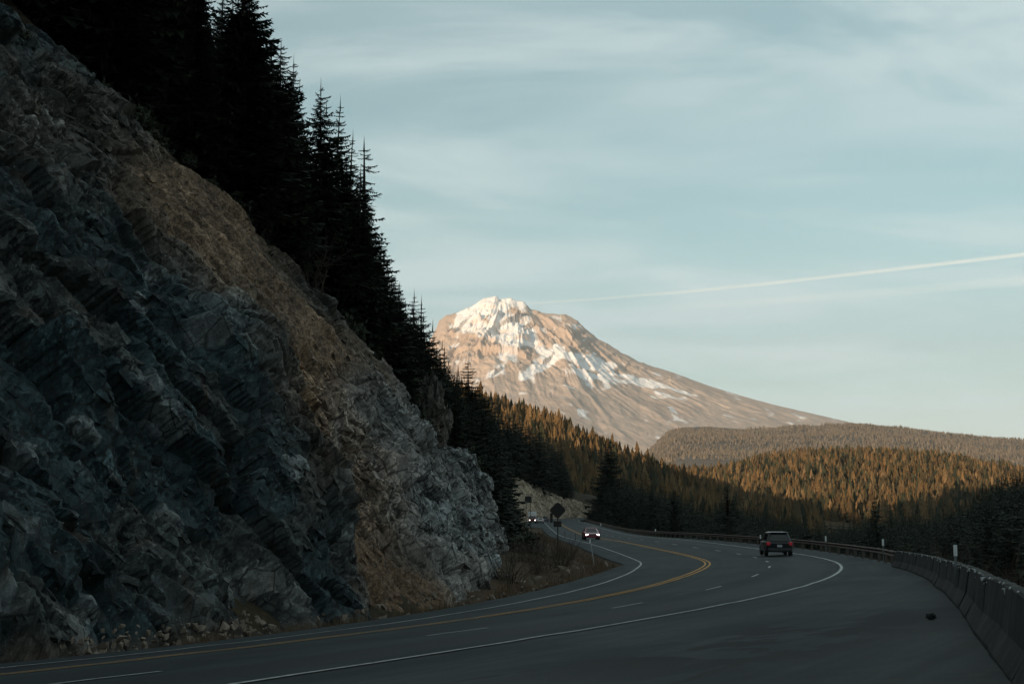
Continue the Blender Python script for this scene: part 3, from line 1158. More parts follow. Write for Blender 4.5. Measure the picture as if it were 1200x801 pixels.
# ---------------------------------------------------------------- forested hills beyond the bend
class Hill:
    """A hillside facing the road: its skyline is given at distance d1, its foot lies at distance d0."""

    def __init__(self, skyline, d0, d1, z0, power=0.85, rough=4.0, seed=0, back=0.25):
        self.sk, self.d0, self.d1, self.z0, self.p, self.r, self.seed, self.back = curve(skyline), d0, d1, z0, power, rough, seed, back

    def point(self, px, t):
        d = self.d0 + t * (self.d1 - self.d0)
        zr = place(px, self.sk(px), self.d1)[2]
        z = self.z0 + (zr - self.z0) * np.where(t <= 1, np.clip(t, 0, 1) ** self.p, 1 - (t - 1) * 0.9)
        x = place(px, 500.0, d)[0]
        z = z + self.r * fbm(x / (self.d1 * 0.07), d / (self.d1 * 0.07), 4, self.seed) * smooth(t, 0.0, 0.25) * (1 - 0.6 * smooth(t, .85, 1))
        return np.stack([x, d, z], -1)

    def build(self, name, mat, px0, px1, nu=160, nv=50):
        U, V = np.meshgrid(np.linspace(px0, px1, nu), np.linspace(-0.03, 1 + self.back, nv), indexing="ij")
        return add(name, mesh_from(name, self.point(U, V).reshape(-1, 3), grid_faces(nu, nv), [mat], shade=True), kind="structure")


def litter_hill_mat(name, a, b):
    m = Mat(name, 0.95, 0.1)
    n = m.noise(0.02, 7, 0.65)
    m.color(m.mix(m.step(n, 0.35, 0.65), a, b))
    m.bump(m.noise(0.08, 5, 0.7), 0.8, 4)
    return m.m


M_HILL = litter_hill_mat("hill_duff", (0.06, 0.045, 0.025), (0.10, 0.07, 0.035))
M_SLOPE = litter_hill_mat("slope_brush", (0.12, 0.098, 0.078), (0.165, 0.135, 0.105))

hill_mid = Hill([(430, 455), (540, 470), (600, 492), (640, 503), (680, 517), (720, 533), (760, 551), (800, 570), (830, 580), (860, 594), (920, 606), (1000, 612)], 640, 1080, -14, 0.9, 5, 301)
hill_right = Hill([(640, 548), (700, 552), (760, 557), (800, 560), (830, 559), (850, 555), (880, 544), (930, 537), (1000, 535), (1060, 536), (1120, 543), (1160, 551), (1200, 559), (1300, 572), (1400, 585)], 1000, 2050, -14, 0.8, 7, 311)
slope_far = Hill([(600, 620), (690, 590), (735, 552), (760, 527), (775, 512), (785, 505), (800, 499), (830, 498), (870, 501), (930, 499), (985, 497), (1010, 498.5), (1050, 502), (1100, 508), (1200, 515.5), (1400, 528), (1500, 540)], 3600, 7400, 20, 0.8, 26, 321)
hill_mid.build("forest_hill", M_HILL, 420, 1000)
hill_right.build("forest_hill", M_HILL, 560, 1420)
slope_far.build("mountain_foothill", M_SLOPE, 560, 1520, 220, 60)


def leaf_mat(name, sat=1.0):
    m = Mat(name, 0.85, 0.15)
    a = m.attr("tone")
    n = m.noise(0.9, 3, 0.6)
    mul = m.new("ShaderNodeVectorMath", operation="SCALE")
    m.link(a.outputs["Color"], mul.inputs[0])
    m.link(m.math("MULTIPLY_ADD", m.math("SUBTRACT", n, 0.5), 0.8, 1.0), mul.inputs[3])
    m.color(mul.outputs[0])
    return m.m


M_FOREST = leaf_mat("far_conifer")


def small_tree(rng, layers=5, k=7, slim=0.17):
    v, f = [], []
    for i in range(layers):
        t0 = i / layers
        zb = 0.08 + 0.86 * t0
        zt = min(1.0, zb + 0.92 / layers * 1.75)
        r = slim * (1 - t0) ** 0.85 + 0.012
        n = len(v)
        v.append((rng.normal(0, .006), rng.normal(0, .006), zt))
        ph = rng.uniform(0, 6.28)
        for j in range(k):
            a = ph + j * 2 * math.pi / k
            rr = r * (rng.uniform(0.5, 0.8) if j % 2 else rng.uniform(0.9, 1.3))
            v.append((rr * math.cos(a), rr * math.sin(a), zb - rng.uniform(-.03, .05) / layers * 3))
        for j in range(k):
            f.append((n, n + 1 + j, n + 1 + (j + 1) % k))
    return np.array(v), np.array(f)


def forest(name, P, H, cols, protos, label):
    """Every tree its own real little conifer; a forest that reads as one mass is one object."""
    V, Fc, C = [], [], []
    n = 0
    idx = RNG.integers(0, len(protos), len(P))
    for q, (pv, pf) in enumerate(protos):
        sel = np.where(idx == q)[0]
        if not len(sel):
            continue
        a = RNG.uniform(0, 6.28, len(sel))
        w = RNG.uniform(0.8, 1.25, len(sel))
        ca, sa = np.cos(a)[:, None] * w[:, None], np.sin(a)[:, None] * w[:, None]
        x = pv[None, :, 0] * ca - pv[None, :, 1] * sa
        y = pv[None, :, 0] * sa + pv[None, :, 1] * ca
        lean = RNG.normal(0, 0.02, (len(sel), 2))
        z = np.repeat(pv[None, :, 2], len(sel), 0)
        x = x + lean[:, :1] * z
        y = y + lean[:, 1:] * z
        v = np.stack([x, y, z], -1) * H[sel][:, None, None] + P[sel][:, None, :]
        V.append(v.reshape(-1, 3))
        m = len(pv)
        Fc.append((pf[None] + (n + np.arange(len(sel)) * m)[:, None, None]).reshape(-1, 3))
        C.append(np.repeat(cols[sel], m, 0))
        n += len(sel) * m
    me = mesh_from(name, np.concatenate(V), np.concatenate(Fc), [M_FOREST], col=np.concatenate(C))
    return add(name, me, kind="stuff", label=label, category="forest")


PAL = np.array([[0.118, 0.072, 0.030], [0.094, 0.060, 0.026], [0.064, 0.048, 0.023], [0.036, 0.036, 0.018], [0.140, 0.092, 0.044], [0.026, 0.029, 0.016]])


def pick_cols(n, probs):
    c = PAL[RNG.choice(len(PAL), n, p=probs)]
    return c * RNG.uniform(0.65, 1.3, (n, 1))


protos_mid = [small_tree(RNG, 7, 8, 0.19) for _ in range(6)]
protos_small = [small_tree(RNG, 5, 7, 0.20) for _ in range(6)]
protos_tiny = [small_tree(RNG, 2, 5, 0.24) for _ in range(5)]


def scatter(hill, n, px0, px1, t0, t1, hmin, hmax, keep=None):
    px = RNG.uniform(px0, px1, n)
    t = t0 + (t1 - t0) * RNG.uniform(0, 1, n) ** 0.9
    P = hill.point(px, t)
    dens = fbm(P[:, 0] / 60, P[:, 1] / 60, 3, hill.seed + 5)
    ok = dens > -0.42
    if keep is not None:
        ok &= keep(px, t)
    P = P[ok]
    H = RNG.uniform(hmin, hmax, len(P)) * (1 + 0.45 * fbm(P[:, 0] / 90, P[:, 1] / 90, 2, hill.seed + 9)) * np.where(RNG.random(len(P)) < 0.08, 1.25, 1.0)
    P[:, 2] -= 0.4
    return P, H


Pm, Hm = scatter(hill_mid, 5200, 520, 960, 0.05, 1.03, 7, 17)
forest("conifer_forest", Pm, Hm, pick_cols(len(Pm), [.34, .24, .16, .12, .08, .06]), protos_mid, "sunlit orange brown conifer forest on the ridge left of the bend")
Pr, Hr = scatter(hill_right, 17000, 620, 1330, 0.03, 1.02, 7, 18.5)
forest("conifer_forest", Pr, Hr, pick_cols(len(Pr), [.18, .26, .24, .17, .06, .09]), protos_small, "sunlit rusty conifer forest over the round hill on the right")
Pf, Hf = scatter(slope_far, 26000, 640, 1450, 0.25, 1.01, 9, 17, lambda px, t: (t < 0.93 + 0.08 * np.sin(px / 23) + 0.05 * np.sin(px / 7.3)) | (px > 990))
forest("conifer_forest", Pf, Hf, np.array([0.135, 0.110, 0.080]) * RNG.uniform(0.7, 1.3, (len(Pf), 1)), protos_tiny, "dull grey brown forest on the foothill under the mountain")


# ---------------------------------------------------------------- roadside conifers (each one a thing: trunk and crown)
def bark_mat():
    m = Mat("conifer_bark", 0.95, 0.1)
    n = m.noise(6, 5, 0.65, vec=m.mapped(m.obj, (1, 1, .25)))
    m.color(m.mix(n, (0.035, 0.028, 0.022), (0.085, 0.068, 0.055)))
    m.bump(n, 0.8, 0.05)
    return m.m


def needle_mat():
    m = Mat("conifer_needles", 0.8, 0.15)
    n = m.noise(0.6, 5, 0.6)
    n2 = m.noise(4.0, 3, 0.6)
    c = m.mix(m.step(n, 0.35, 0.68), (0.014, 0.023, 0.015), (0.030, 0.036, 0.020))
    c = m.mix(m.step(n2, 0.62, 0.8), c, (0.048, 0.034, 0.018))
    m.color(c)
    return m.m


M_BARK, M_NEEDLE = bark_mat(), needle_mat()


def conifer_meshes(seed, H=16.0, R=2.6, levels=44, bare=0.06, per=(5, 8), droop=0.35, gap=0.12, expo=0.85, stations=6):
    """A trunk and a crown of drooping, fanned boughs; every bough is a spine with side sprays."""
    rng = np.random.default_rng(seed)
    g = Geo()
    lean = rng.normal(0, 0.012, 2)
    zs = np.linspace(0, 1, 9)
    tp = np.stack([lean[0] * zs * H * zs, lean[1] * zs * H * zs, zs * H], 1)
    g.tube(tp, (0.016 * H) * (1 - zs) ** 0.9 + 0.012, 7)
    trunk = g.mesh("trunk", M_BARK, shade=True)
    V, Fc = [], []
    n = 0
    side_gap = rng.uniform(0.6, 1.0, 12)
    for i in range(levels):
        t = min(1.0, max(0.0, (i + rng.uniform(-.3, .3)) / levels))
        z0 = H * (bare + (0.985 - bare) * np.clip(t, 0, 1))
        r0 = R * (1 - np.clip(t, 0, 1)) ** expo * (0.9 if t > .12 else 0.75) + 0.16
        nb = int(rng.integers(per[0], per[1])) if t < 0.85 else 4
        ph = rng.uniform(0, 6.28)
        for b in range(nb):
            if rng.random() < gap:
                continue
            a = ph + b * 6.283 / nb + rng.normal(0, .25)
            L = r0 * rng.uniform(0.62, 1.18) * side_gap[int(a / 6.283 * 12) % 12] ** 0.5
            if rng.random() < 0.06:
                L *= 1.3
            u = np.array([math.cos(a), math.sin(a), 0])
            w = np.array([-math.sin(a), math.cos(a), 0])
            dr = droop * rng.uniform(0.6, 1.3)
            up = 0.32 * (t ** 1.5)
            q = np.linspace(0, 1, stations + 1)
            zz = L * (up * q - dr * q * 1.15 + 0.55 * dr * q ** 3)
            bend = rng.normal(0, .10)
            sp = (u[None] * (L * q)[:, None] + w[None] * (bend * L * q ** 2)[:, None])
            sp[:, 2] += zz
            cx = np.interp(z0 / H, zs, tp[:, 0])
            cy = np.interp(z0 / H, zs, tp[:, 1])
            sp += np.array([cx, cy, z0])
            for k in range(1, stations + 1):
                f = q[k]
                c0, c1 = sp[k - 1], sp[k]
                l = L * (0.46 * (1 - f) + 0.15) * rng.uniform(0.7, 1.3)
                th = 0.055 * L + 0.035
                for sgn in (-1, 1):
                    tip = c0 * .35 + c1 * .65 + (w * sgn * 0.86 + u * 0.62) * l + np.array([0, 0, -0.30 * l * rng.uniform(0.3, 1.5)])
                    V += [c0, c1, tip]
                    Fc.append((n, n + 1, n + 2) if sgn > 0 else (n + 1, n, n + 2))
                    n += 3
                hang = (c0 + c1) / 2 + u * 0.3 * l + np.array([0, 0, -(0.26 * l + th) * rng.uniform(0.6, 1.5)])
                V += [c0, c1, hang]
                Fc.append((n, n + 1, n + 2))
                n += 3
            tipv = sp[-1] + u * 0.10 * L + np.array([0, 0, .02 * L])
            V += [sp[-1] + w * 0.04 * L, sp[-1] - w * 0.04 * L, tipv]
            Fc.append((n, n + 1, n + 2))
            n += 3
    top = tp[-1]
    for a in (0, 2.1, 4.2):
        V += [top + np.array([.05 * math.cos(a), .05 * math.sin(a), -.9]), top + np.array([-.05 * math.cos(a), -.05 * math.sin(a), -.9]), top + np.array([0, 0, .35])]
        Fc.append((n, n + 1, n + 2))
        n += 3
    return trunk, mesh_from("crown", np.array(V), np.array(Fc), [M_NEEDLE])


KINDS = {
    "full": [conifer_meshes(11, R=4.3, levels=54, per=(6, 9), expo=.62), conifer_meshes(12, R=3.8, levels=56, per=(6, 9), expo=.66), conifer_meshes(13, R=4.6, levels=46, droop=.42, per=(6, 9)), conifer_meshes(14, R=4.0, levels=48, gap=.2, per=(6, 9), expo=.64),
             conifer_meshes(15, R=3.5, levels=52, gap=.16, droop=.5, per=(6, 9))],
    "slim": [conifer_meshes(21, R=3.3, levels=48, gap=.14, expo=.75), conifer_meshes(22, R=3.0, levels=50, gap=.2, expo=.8)],
    "thin": [conifer_meshes(31, R=2.6, levels=26, bare=.55, per=(5, 7), gap=.12, expo=.7)],
    "snag": [conifer_meshes(41, R=2.0, levels=36, bare=.1, per=(3, 6), gap=.4, expo=.6, droop=.5)],
    "wide": [conifer_meshes(51, R=5.6, levels=54, per=(7, 10), droop=.4, expo=.9, gap=.06)],
}
N_TREES = 0


def tree(kind, pos, h, label, group=None, widen=1.0, variant=None):
    global N_TREES
    N_TREES += 1
    tr, cr = KINDS[kind][random.randrange(len(KINDS[kind])) if variant is None else variant]
    k = h / 16.0
    o = thing("conifer_tree", label, "tree", pos, random.uniform(0, 6.28), group, scale=(k * widen, k * widen, k))
    add("trunk", tr, o)
    add("crown", cr, o)
    return o


def tree_at_top(kind, px, py, d, label, group=None, widen=1.0, variant=None, hmin=3.0):
    """Conifer at forward distance d whose tip stands on the given sight line; rooted on the terrain."""
    p = place(px, py, d)
    g = float(tz(p[0], p[1])[0]) - 0.15
    h = max(hmin, p[2] - g - 0.3)
    return tree(kind, (p[0], p[1], g), h, label, group, widen, variant)


G_CLIFF = "dark conifers on the slope above the cliff"
# skyline trees one can tell apart
tree_at_top("slim", 236, -60, 72, "tall dark conifer at the top edge, with sky showing through its right side", G_CLIFF)
tree_at_top("full", 296, -32, 76, "tallest full conifer on the skyline, its tip cut off by the top edge", G_CLIFF, .9, 0)
tree_at_top("full", 262, -30, 79, "dark conifer directly behind the tallest skyline conifer", G_CLIFF, .8, 1)
tree_at_top("slim", 323, 55, 84, "small thin conifer tip just behind and left of the second skyline spire", G_CLIFF)
tree_at_top("full", 345, 60, 82, "narrow pointed conifer, second skyline spire from the top", G_CLIFF, .72, 1)
tree_at_top("full", 378, 89, 86, "broad topped conifer, third skyline spire from the top", G_CLIFF, .85, 3)
tree_at_top("full", 393, 112, 90, "conifer half merged behind the third skyline spire", G_CLIFF, .8, 2)
tree_at_top("slim", 408, 150, 92, "slender conifer tucked left of the bare topped spindly conifer", G_CLIFF)
tree_at_top("snag", 429, 160, 95, "spindly bare topped conifer standing farthest out on the skyline", G_CLIFF, 1.45, 0)
tree_at_top("full", 425, 205, 97, "dense conifer directly beneath the spindly bare topped conifer", G_CLIFF, .8, 0)
tree_at_top("full", 441, 262, 102, "dense conifer on the slope below the spindly conifer, beside open sky", G_CLIFF, .8, 1)
tree_at_top("full", 462, 322, 108, "conifer on the skyline halfway down to the mountain", G_CLIFF, .8)
tree_at_top("slim", 483, 338, 112, "pointed conifer just left of the mountain's left flank", G_CLIFF, 1.2)
tree_at_top("slim", 493, 346, 113, "leaning narrow conifer right beside the mountain's left flank", G_CLIFF, 1.2)
tree_at_top("full", 507, 385, 122, "conifer overlapping the foot of the mountain's left shoulder", G_CLIFF, .7)
tree_at_top("slim", 521, 402, 132, "small conifer in front of the mountain's left shoulder", G_CLIFF, 1.2)
tree_at_top("thin", 549, 417, 150, "lone high crowned conifer with a bare lower trunk against the mountain", None, 1.15)
tree_at_top("wide", 712, 508, 440, "big broad dark fir standing alone beside the far bend", None, .95)
tree_at_top("slim", 851, 562, 260, "dark peaked conifer rising from the valley into the sunlit forest", None, 2.2)
tree_at_top("full", 1026, 574, 190, "single pointed conifer behind the guardrail, left of the white posts", None, .8)

# the treetop line of the shaded trees, left to right (everything below it is filled)
LIMIT = curve([(-400, -700), (150, -300), (215, -80), (300, -40), (316, 35), (350, 75), (375, 105), (400, 145), (430, 205), (445, 265), (453, 300), (470, 340), (490, 352),
               (510, 398), (530, 424), (550, 440), (570, 458), (590, 472), (620, 484), (640, 496), (655, 515), (668, 545), (680, 585), (690, 590), (712, 552), (740, 553),
               (760, 560), (800, 570), (830, 588), (850, 575), (870, 584), (900, 594), (960, 605), (1000, 602), (1040, 600), (1100, 594), (1140, 578), (1170, 552), (1200, 545), (1300, 540)])


def fill(n, region, kinds, hrange, label, group, jitter, minh, seed, gap, clear=0, reach=0):
    """Trees scattered over a stretch of terrain; none may poke through the skyline."""
    rng = np.random.default_rng(seed)
    out = []
    tries = 0
    while len(out) < n and tries < 60:
        tries += 1
        p = region(rng, 400)
        z = tz(p[:, 0], p[:, 1])
        for (x, y), g in zip(p, z):
            if len(out) >= n:
                break
            if any((x - a[0]) ** 2 + (y - a[1]) ** 2 < gap * gap for a in out):
                continue
            h = rng.uniform(*hrange)
            qx, qy0 = project(np.array([x, y, g]))
            if qx < -60 or qx > 1260 or qy0 < -60:
                continue
            lim = LIMIT(qx) + abs(rng.normal(0, jitter))
            qy1 = project(np.array([x, y, g + h]))[1]
            if reach:
                h = min(reach, h * (qy0 - lim) / max(qy0 - qy1, 1e-3)) * rng.uniform(.75, 1)
                qy1 = lim
            if clear and qx + 0.24 * h * F_PX / y > clear:
                continue
            if qy1 < lim:
                h *= (qy0 - lim) / max(qy0 - qy1, 1e-3)
            if h < minh or qy0 < lim:
                continue
            out.append((x, y, g - .15, h))
    for x, y, g, h in out:
        tree(kinds[int(rng.integers(len(kinds)))], (x, y, g), h, label, group, float(rng.uniform(.8, 1.15)))
    return out


def slope_region(s0, s1, w0, w1):
    def f(rng, n):
        s = rng.uniform(s0, s1, n)
        w = crest(s)[0] + rng.uniform(w0, w1, n)
        return road_pt(s, -w)[:, :2]
    return f


def bank_region(s0, s1, w0, w1):
    def f(rng, n):
        s = rng.uniform(s0, s1, n)
        fh = np.interp(s, FC_S, FC_H, left=0, right=0)
        return road_pt(s, -(ls(s) + np.interp(s, [100, 125, 200, 330, 385, 400], [5.0, 5.5, 6.0, 8.5, 1.5, 1.4]) + fh / 1.15 + rng.uniform(w0, w1, n)))[:, :2]
    return f


def valley_region(s0, s1, w0, w1):
    def f(rng, n):
        s = rng.uniform(s0, s1, n)
        return road_pt(s, ob(s) + rng.uniform(0, 1, n) ** .8 * (w1 - w0) + w0)[:, :2]
    return f


fill(62, slope_region(22, 100, 1.0, 24), ["full", "full", "slim"], (11, 17), "dark conifer in the shaded stand on the slope above the cliff", G_CLIFF, 14, 4.5, 5, 2.3)
fill(52, bank_region(103, 250, 0.5, 34), ["full", "full", "slim"], (10, 17), "dark conifer on the shaded bank left of the road", "dark conifers on the bank past the cliff", 9, 3.5, 6, 2.4, clear=617)
fill(52, bank_region(250, 575, 0.4, 40), ["full", "slim", "full"], (9, 17), "dark conifer above the far rock cut", "dark conifers above the far rock cut", 6, 4.0, 7, 3.0)
fill(30, valley_region(425, 640, 3, 90), ["full", "full", "slim"], (20, 34), "dark conifer in the shaded stand right of the far bend", "dark conifers right of the far bend", 7, 5, 8, 3.5, reach=38)
fill(48, valley_region(190, 430, 4, 60), ["full", "full", "slim"], (14, 26), "dark conifer in the shaded valley behind the guardrail", "dark conifers behind the guardrail", 7, 7, 9, 3.2, reach=30)
fill(34, valley_region(60, 200, 7, 50), ["full", "slim", "snag"], (10, 22), "dark conifer in the shade beyond the right shoulder", "dark conifers beyond the right shoulder", 6, 5, 10, 3.0, reach=22)


# the rest of the shaded woods, behind and between the trees above
def stand(name, n, region, hrange, jitter, minh, seed, label, protos, reach=0, clear=0):
    rng = np.random.default_rng(seed)
    p = region(rng, n)
    z = tz(p[:, 0], p[:, 1])
    h = rng.uniform(*hrange, n)
    h0 = h.copy()
    g = np.stack([p[:, 0], p[:, 1], z - .2], 1)
    qx, qy0 = project(g)
    lim = LIMIT(qx) + np.abs(rng.normal(0, jitter, n)) + 3
    qy1 = project(g + np.array([0, 0, 1.0]) * h[:, None])[1]
    h = np.where(qy1 < lim, h * (qy0 - lim) / np.maximum(qy0 - qy1, 1e-3), h)
    if reach:
        h = np.clip((qy0 - lim) / np.maximum(qy0 - qy1, 1e-3) * h0, 0, reach) * rng.uniform(.80, 1.0, n)
    if clear:
        h = np.where(qx + 0.22 * h * F_PX / g[:, 1] > clear, 0, h)
    ok = (h > minh) & (qx > -150) & (qx < 1350)
    g, h = g[ok], h[ok]
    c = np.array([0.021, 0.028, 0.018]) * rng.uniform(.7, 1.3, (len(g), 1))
    forest(name, g, h, c, protos, label)


def crown_proto(seed, **kw):
    _, c = conifer_meshes(seed, **kw)
    v = np.empty(len(c.vertices) * 3)
    c.vertices.foreach_get("co", v)
    f = np.empty(len(c.loops), np.int64)
    c.loops.foreach_get("vertex_index", f)
    v = v.reshape(-1, 3) / 16.0
    bpy.data.meshes.remove(c)
    return v, f.reshape(-1, 3)


protos_dense = [crown_proto(200 + i, R=4.0 + .3 * i, levels=26, per=(6, 8), stations=3, gap=.08) for i in range(4)]
protos_far = [crown_proto(210 + i, R=4.0 + .4 * i, levels=17, per=(5, 7), stations=2, gap=.05) for i in range(4)]
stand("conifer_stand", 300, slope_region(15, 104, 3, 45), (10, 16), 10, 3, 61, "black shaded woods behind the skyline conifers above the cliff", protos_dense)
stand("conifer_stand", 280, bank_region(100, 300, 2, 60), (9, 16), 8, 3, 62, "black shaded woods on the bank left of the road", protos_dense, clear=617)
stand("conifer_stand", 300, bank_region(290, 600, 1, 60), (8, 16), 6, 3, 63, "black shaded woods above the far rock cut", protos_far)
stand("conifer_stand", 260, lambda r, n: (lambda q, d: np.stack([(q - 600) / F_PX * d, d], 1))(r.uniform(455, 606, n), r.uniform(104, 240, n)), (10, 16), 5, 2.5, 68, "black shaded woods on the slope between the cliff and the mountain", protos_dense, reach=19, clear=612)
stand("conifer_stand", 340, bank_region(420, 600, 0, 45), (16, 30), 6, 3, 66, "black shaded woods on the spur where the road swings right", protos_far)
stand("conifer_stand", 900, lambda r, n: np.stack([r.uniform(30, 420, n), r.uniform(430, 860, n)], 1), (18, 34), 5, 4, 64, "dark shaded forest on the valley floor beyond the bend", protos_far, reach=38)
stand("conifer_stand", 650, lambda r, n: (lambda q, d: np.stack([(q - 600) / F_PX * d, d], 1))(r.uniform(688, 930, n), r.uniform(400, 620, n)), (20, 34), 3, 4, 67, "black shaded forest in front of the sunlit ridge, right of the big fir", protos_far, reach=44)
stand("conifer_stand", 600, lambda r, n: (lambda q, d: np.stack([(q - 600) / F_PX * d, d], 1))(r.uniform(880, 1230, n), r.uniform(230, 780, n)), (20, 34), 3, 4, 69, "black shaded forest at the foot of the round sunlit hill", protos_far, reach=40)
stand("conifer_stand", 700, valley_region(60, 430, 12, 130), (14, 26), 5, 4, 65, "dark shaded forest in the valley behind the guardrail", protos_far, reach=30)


# leafless shrubs: dark brush on the bank, beside the ditch and outside the barrier
def shrub_mesh(seed, h=1.6, n=26):
    rng = np.random.default_rng(seed)
    g = Geo()
    for i in range(n):
        a, tilt = rng.uniform(0, 6.28), rng.uniform(.05, .75)
        L = h * rng.uniform(.5, 1.1)
        p0 = np.array([rng.normal(0, .10), rng.normal(0, .10), -0.08])
        d = np.array([math.cos(a) * tilt, math.sin(a) * tilt, 1.0])
        d /= np.linalg.norm(d)
        p1 = p0 + d * L * .5 + rng.normal(0, .04, 3)
        p2 = p1 + (d + rng.normal(0, .25, 3)) * L * .5
        g.tube([p0, p1, p2], [.016, .011, .004], 3)
        for k in range(4):
            q = p0 + (p2 - p0) * rng.uniform(.35, .95)
            e = q + (d * .5 + rng.normal(0, .5, 3)) * L * .28
            g.tube([q, e], [.008, .003], 3)
    return g


M_TWIG = plain("dead_twigs", (0.055, 0.038, 0.026), 0.9, 0.4, 5)
M_DUSK = plain("evergreen_brush", (0.030, 0.036, 0.020), 0.85, 0.4, 4)


def leafy_shrub(seed, h=1.4, n=420):
    rng = np.random.default_rng(seed)
    d = rng.normal(0, 1, (n, 3))
    d /= np.linalg.norm(d, axis=1, keepdims=True)
    d[:, 2] = np.abs(d[:, 2])
    c = d * rng.uniform(.35, 1, (n, 1)) ** .6 * np.array([.62, .62, .95]) * h * (0.75 + 0.35 * np.sin(d[:, :1] * 5 + seed) * np.cos(d[:, 1:2] * 4))
    a, b = rng.normal(0, .10 * h, (n, 3)), rng.normal(0, .10 * h, (n, 3))
    v = np.stack([c, c + a, c + b], 1).reshape(-1, 3)
    return mesh_from("shrub", v, np.arange(3 * n).reshape(-1, 3), [M_DUSK])


BARE = [shrub_mesh(60 + i).mesh("bare_shrub", M_TWIG) for i in range(4)]
LEAFY = [leafy_shrub(70 + i) for i in range(4)]


def shrubs(n, region, meshes, label, group, sc, seed, name, clear=0):
    rng = np.random.default_rng(seed)
    p = region(rng, n)
    z = tz(p[:, 0], p[:, 1])
    for (x, y), g in zip(p, z):
        if clear and project(np.array([x, y, g]))[0] > clear:
            continue
        thing(name, label, "shrub", (x, y, g), rng.uniform(0, 6.28), group, meshes[int(rng.integers(len(meshes)))], float(rng.uniform(*sc)))


def zone(s0, s1, o0, o1):
    def f(rng, n):
        s = rng.uniform(s0, s1, n)
        return road_pt(s, rng.uniform(o0, o1, n))[:, :2]
    return f


def ditch_zone(rng, n):
    s = rng.uniform(60, 150, n)
    lo = np.interp(s, [60, 80, 100, 150], [8.5, 10, 9.0, 9.0])
    hi = np.interp(s, [60, 80, 100, 150], [9.5, 13, 16, 13])
    return road_pt(s, -rng.uniform(lo, hi))[:, :2]


shrubs(50, ditch_zone, BARE, "leafless brown shrub in the ditch at the end of the cliff", "leafless shrubs beside the ditch", (.6, 1.5), 21, "bare_shrub")
shrubs(36, zone(40, 150, 11.5, 18), BARE, "leafless brown shrub on the slope outside the barrier", "leafless shrubs outside the barrier", (.8, 1.9), 22, "bare_shrub")
shrubs(30, zone(14, 62, 19, 32), BARE, "tall leafless brush beyond the concrete barrier", "leafless shrubs outside the barrier", (1.2, 2.6), 23, "bare_shrub")
shrubs(44, slope_region(20, 101, -.4, 3.0), LEAFY, "dark low shrub along the top edge of the cliff", "dark shrubs along the cliff top", (.5, 1.5), 24, "dark_shrub")
shrubs(60, bank_region(100, 250, -2, 6), LEAFY, "dark bushy shrub at the foot of the wooded bank", "dark shrubs at the foot of the bank", (.8, 2.2), 25, "dark_shrub", clear=628)
shrubs(60, valley_region(70, 420, 2.2, 9), LEAFY, "dark bushy shrub right behind the guardrail", "dark shrubs behind the guardrail", (.7, 2.0), 26, "dark_shrub")
_p = place(309, 299, 72.5)
thing("dark_shrub", "single dark round bush clinging to the tan scree near the cliff top", "shrub", (_p[0], _p[1] - .3, _p[2] - 1.2), 0, None, LEAFY[1], 1.5)


# a knob of bare rock among the trees at the far end of the cliff, and one leafless tree over the scree
_c = place(504, 470, 94.5)
_u, _v = np.meshgrid(np.linspace(0, 2 * math.pi, 72), np.linspace(-.35, math.pi / 2, 44), indexing="ij")
_d = np.stack([np.cos(_u) * np.cos(_v) * 1.25, np.sin(_u) * np.cos(_v) * 1.6, np.sin(_v) * 3.4], -1)
_f1, _e1, _k1 = facets(_u * 2.2, _v * 3.0, 401, .9)
_f2, _e2, _k2 = facets(_u * 5, _v * 6, 405, .9)
_d = _d * (1 + .26 * _f1 + .12 * _f2 - .06 * smooth(-_e1, -.08, 0))[..., None]
_t = np.array([0.085, 0.075, 0.062]) * (.6 + .5 * _k1 + .3 * _k2)[..., None]
_gz = float(tz(_c[0], _c[1])[0])
thing("rock_outcrop", "bare knob of brown and grey rock among the trees beyond the cliff's right end", "rock", (_c[0], _c[1], min(_gz, _c[2] - 1.5)), 0, None,
      mesh_from("rock_outcrop", _d.reshape(-1, 3), grid_faces(72, 44), [M_ROCK], col=_t.reshape(-1, 3)), (1, 1, max(1.0, (place(504, 452, 94.5)[2] - min(_gz, _c[2] - 1.5)) / 3.4)))
_c = place(372, 300, 77)
thing("bare_tree", "leafless grey branched small tree in front of the dark conifers above the scree", "tree", (_c[0], _c[1], float(tz(_c[0], _c[1])[0])), 0, None,
      shrub_mesh(99, 2.0, 14).mesh("bare_tree", M_TWIG), 2.2)


# dry grass blades along both verges
def grass(name, n, s0, s1, of, hr, label, seed):
    rng = np.random.default_rng(seed)
    s = rng.uniform(s0, s1, n)
    s = s0 + (s - s0) ** 1.0
    o = of(s, rng.random(n))
    P = road_pt(s, o)
    cl = fbm(P[:, 0] / 1.2, P[:, 1] / 1.2, 3, seed)
    keep = cl > -0.05
    P, n = P[keep], int(keep.sum())
    zt = tz(P[:, 0], P[:, 1])
    left = o[keep] < 0
    P[:, 2] = np.where(left, np.maximum(P[:, 2] - 0.22, zt), np.maximum(P[:, 2] - 0.3, zt) - 0.3 * (np.abs(o[keep]) - ob(s[keep]) - .5).clip(0))
    a = rng.uniform(0, 6.28, n)
    h = rng.uniform(*hr, n)
    w = np.stack([np.cos(a), np.sin(a), 0 * a], 1) * 0.018
    tip = P + np.stack([rng.normal(0, .25, n) * h, rng.normal(0, .25, n) * h, h], 1)
    V = np.stack([P - w, P + w, tip], 1).reshape(-1, 3)
    add(name, mesh_from(name, V, np.arange(3 * n).reshape(-1, 3), [M_GRASS]), kind="stuff", label=label, category="grass")


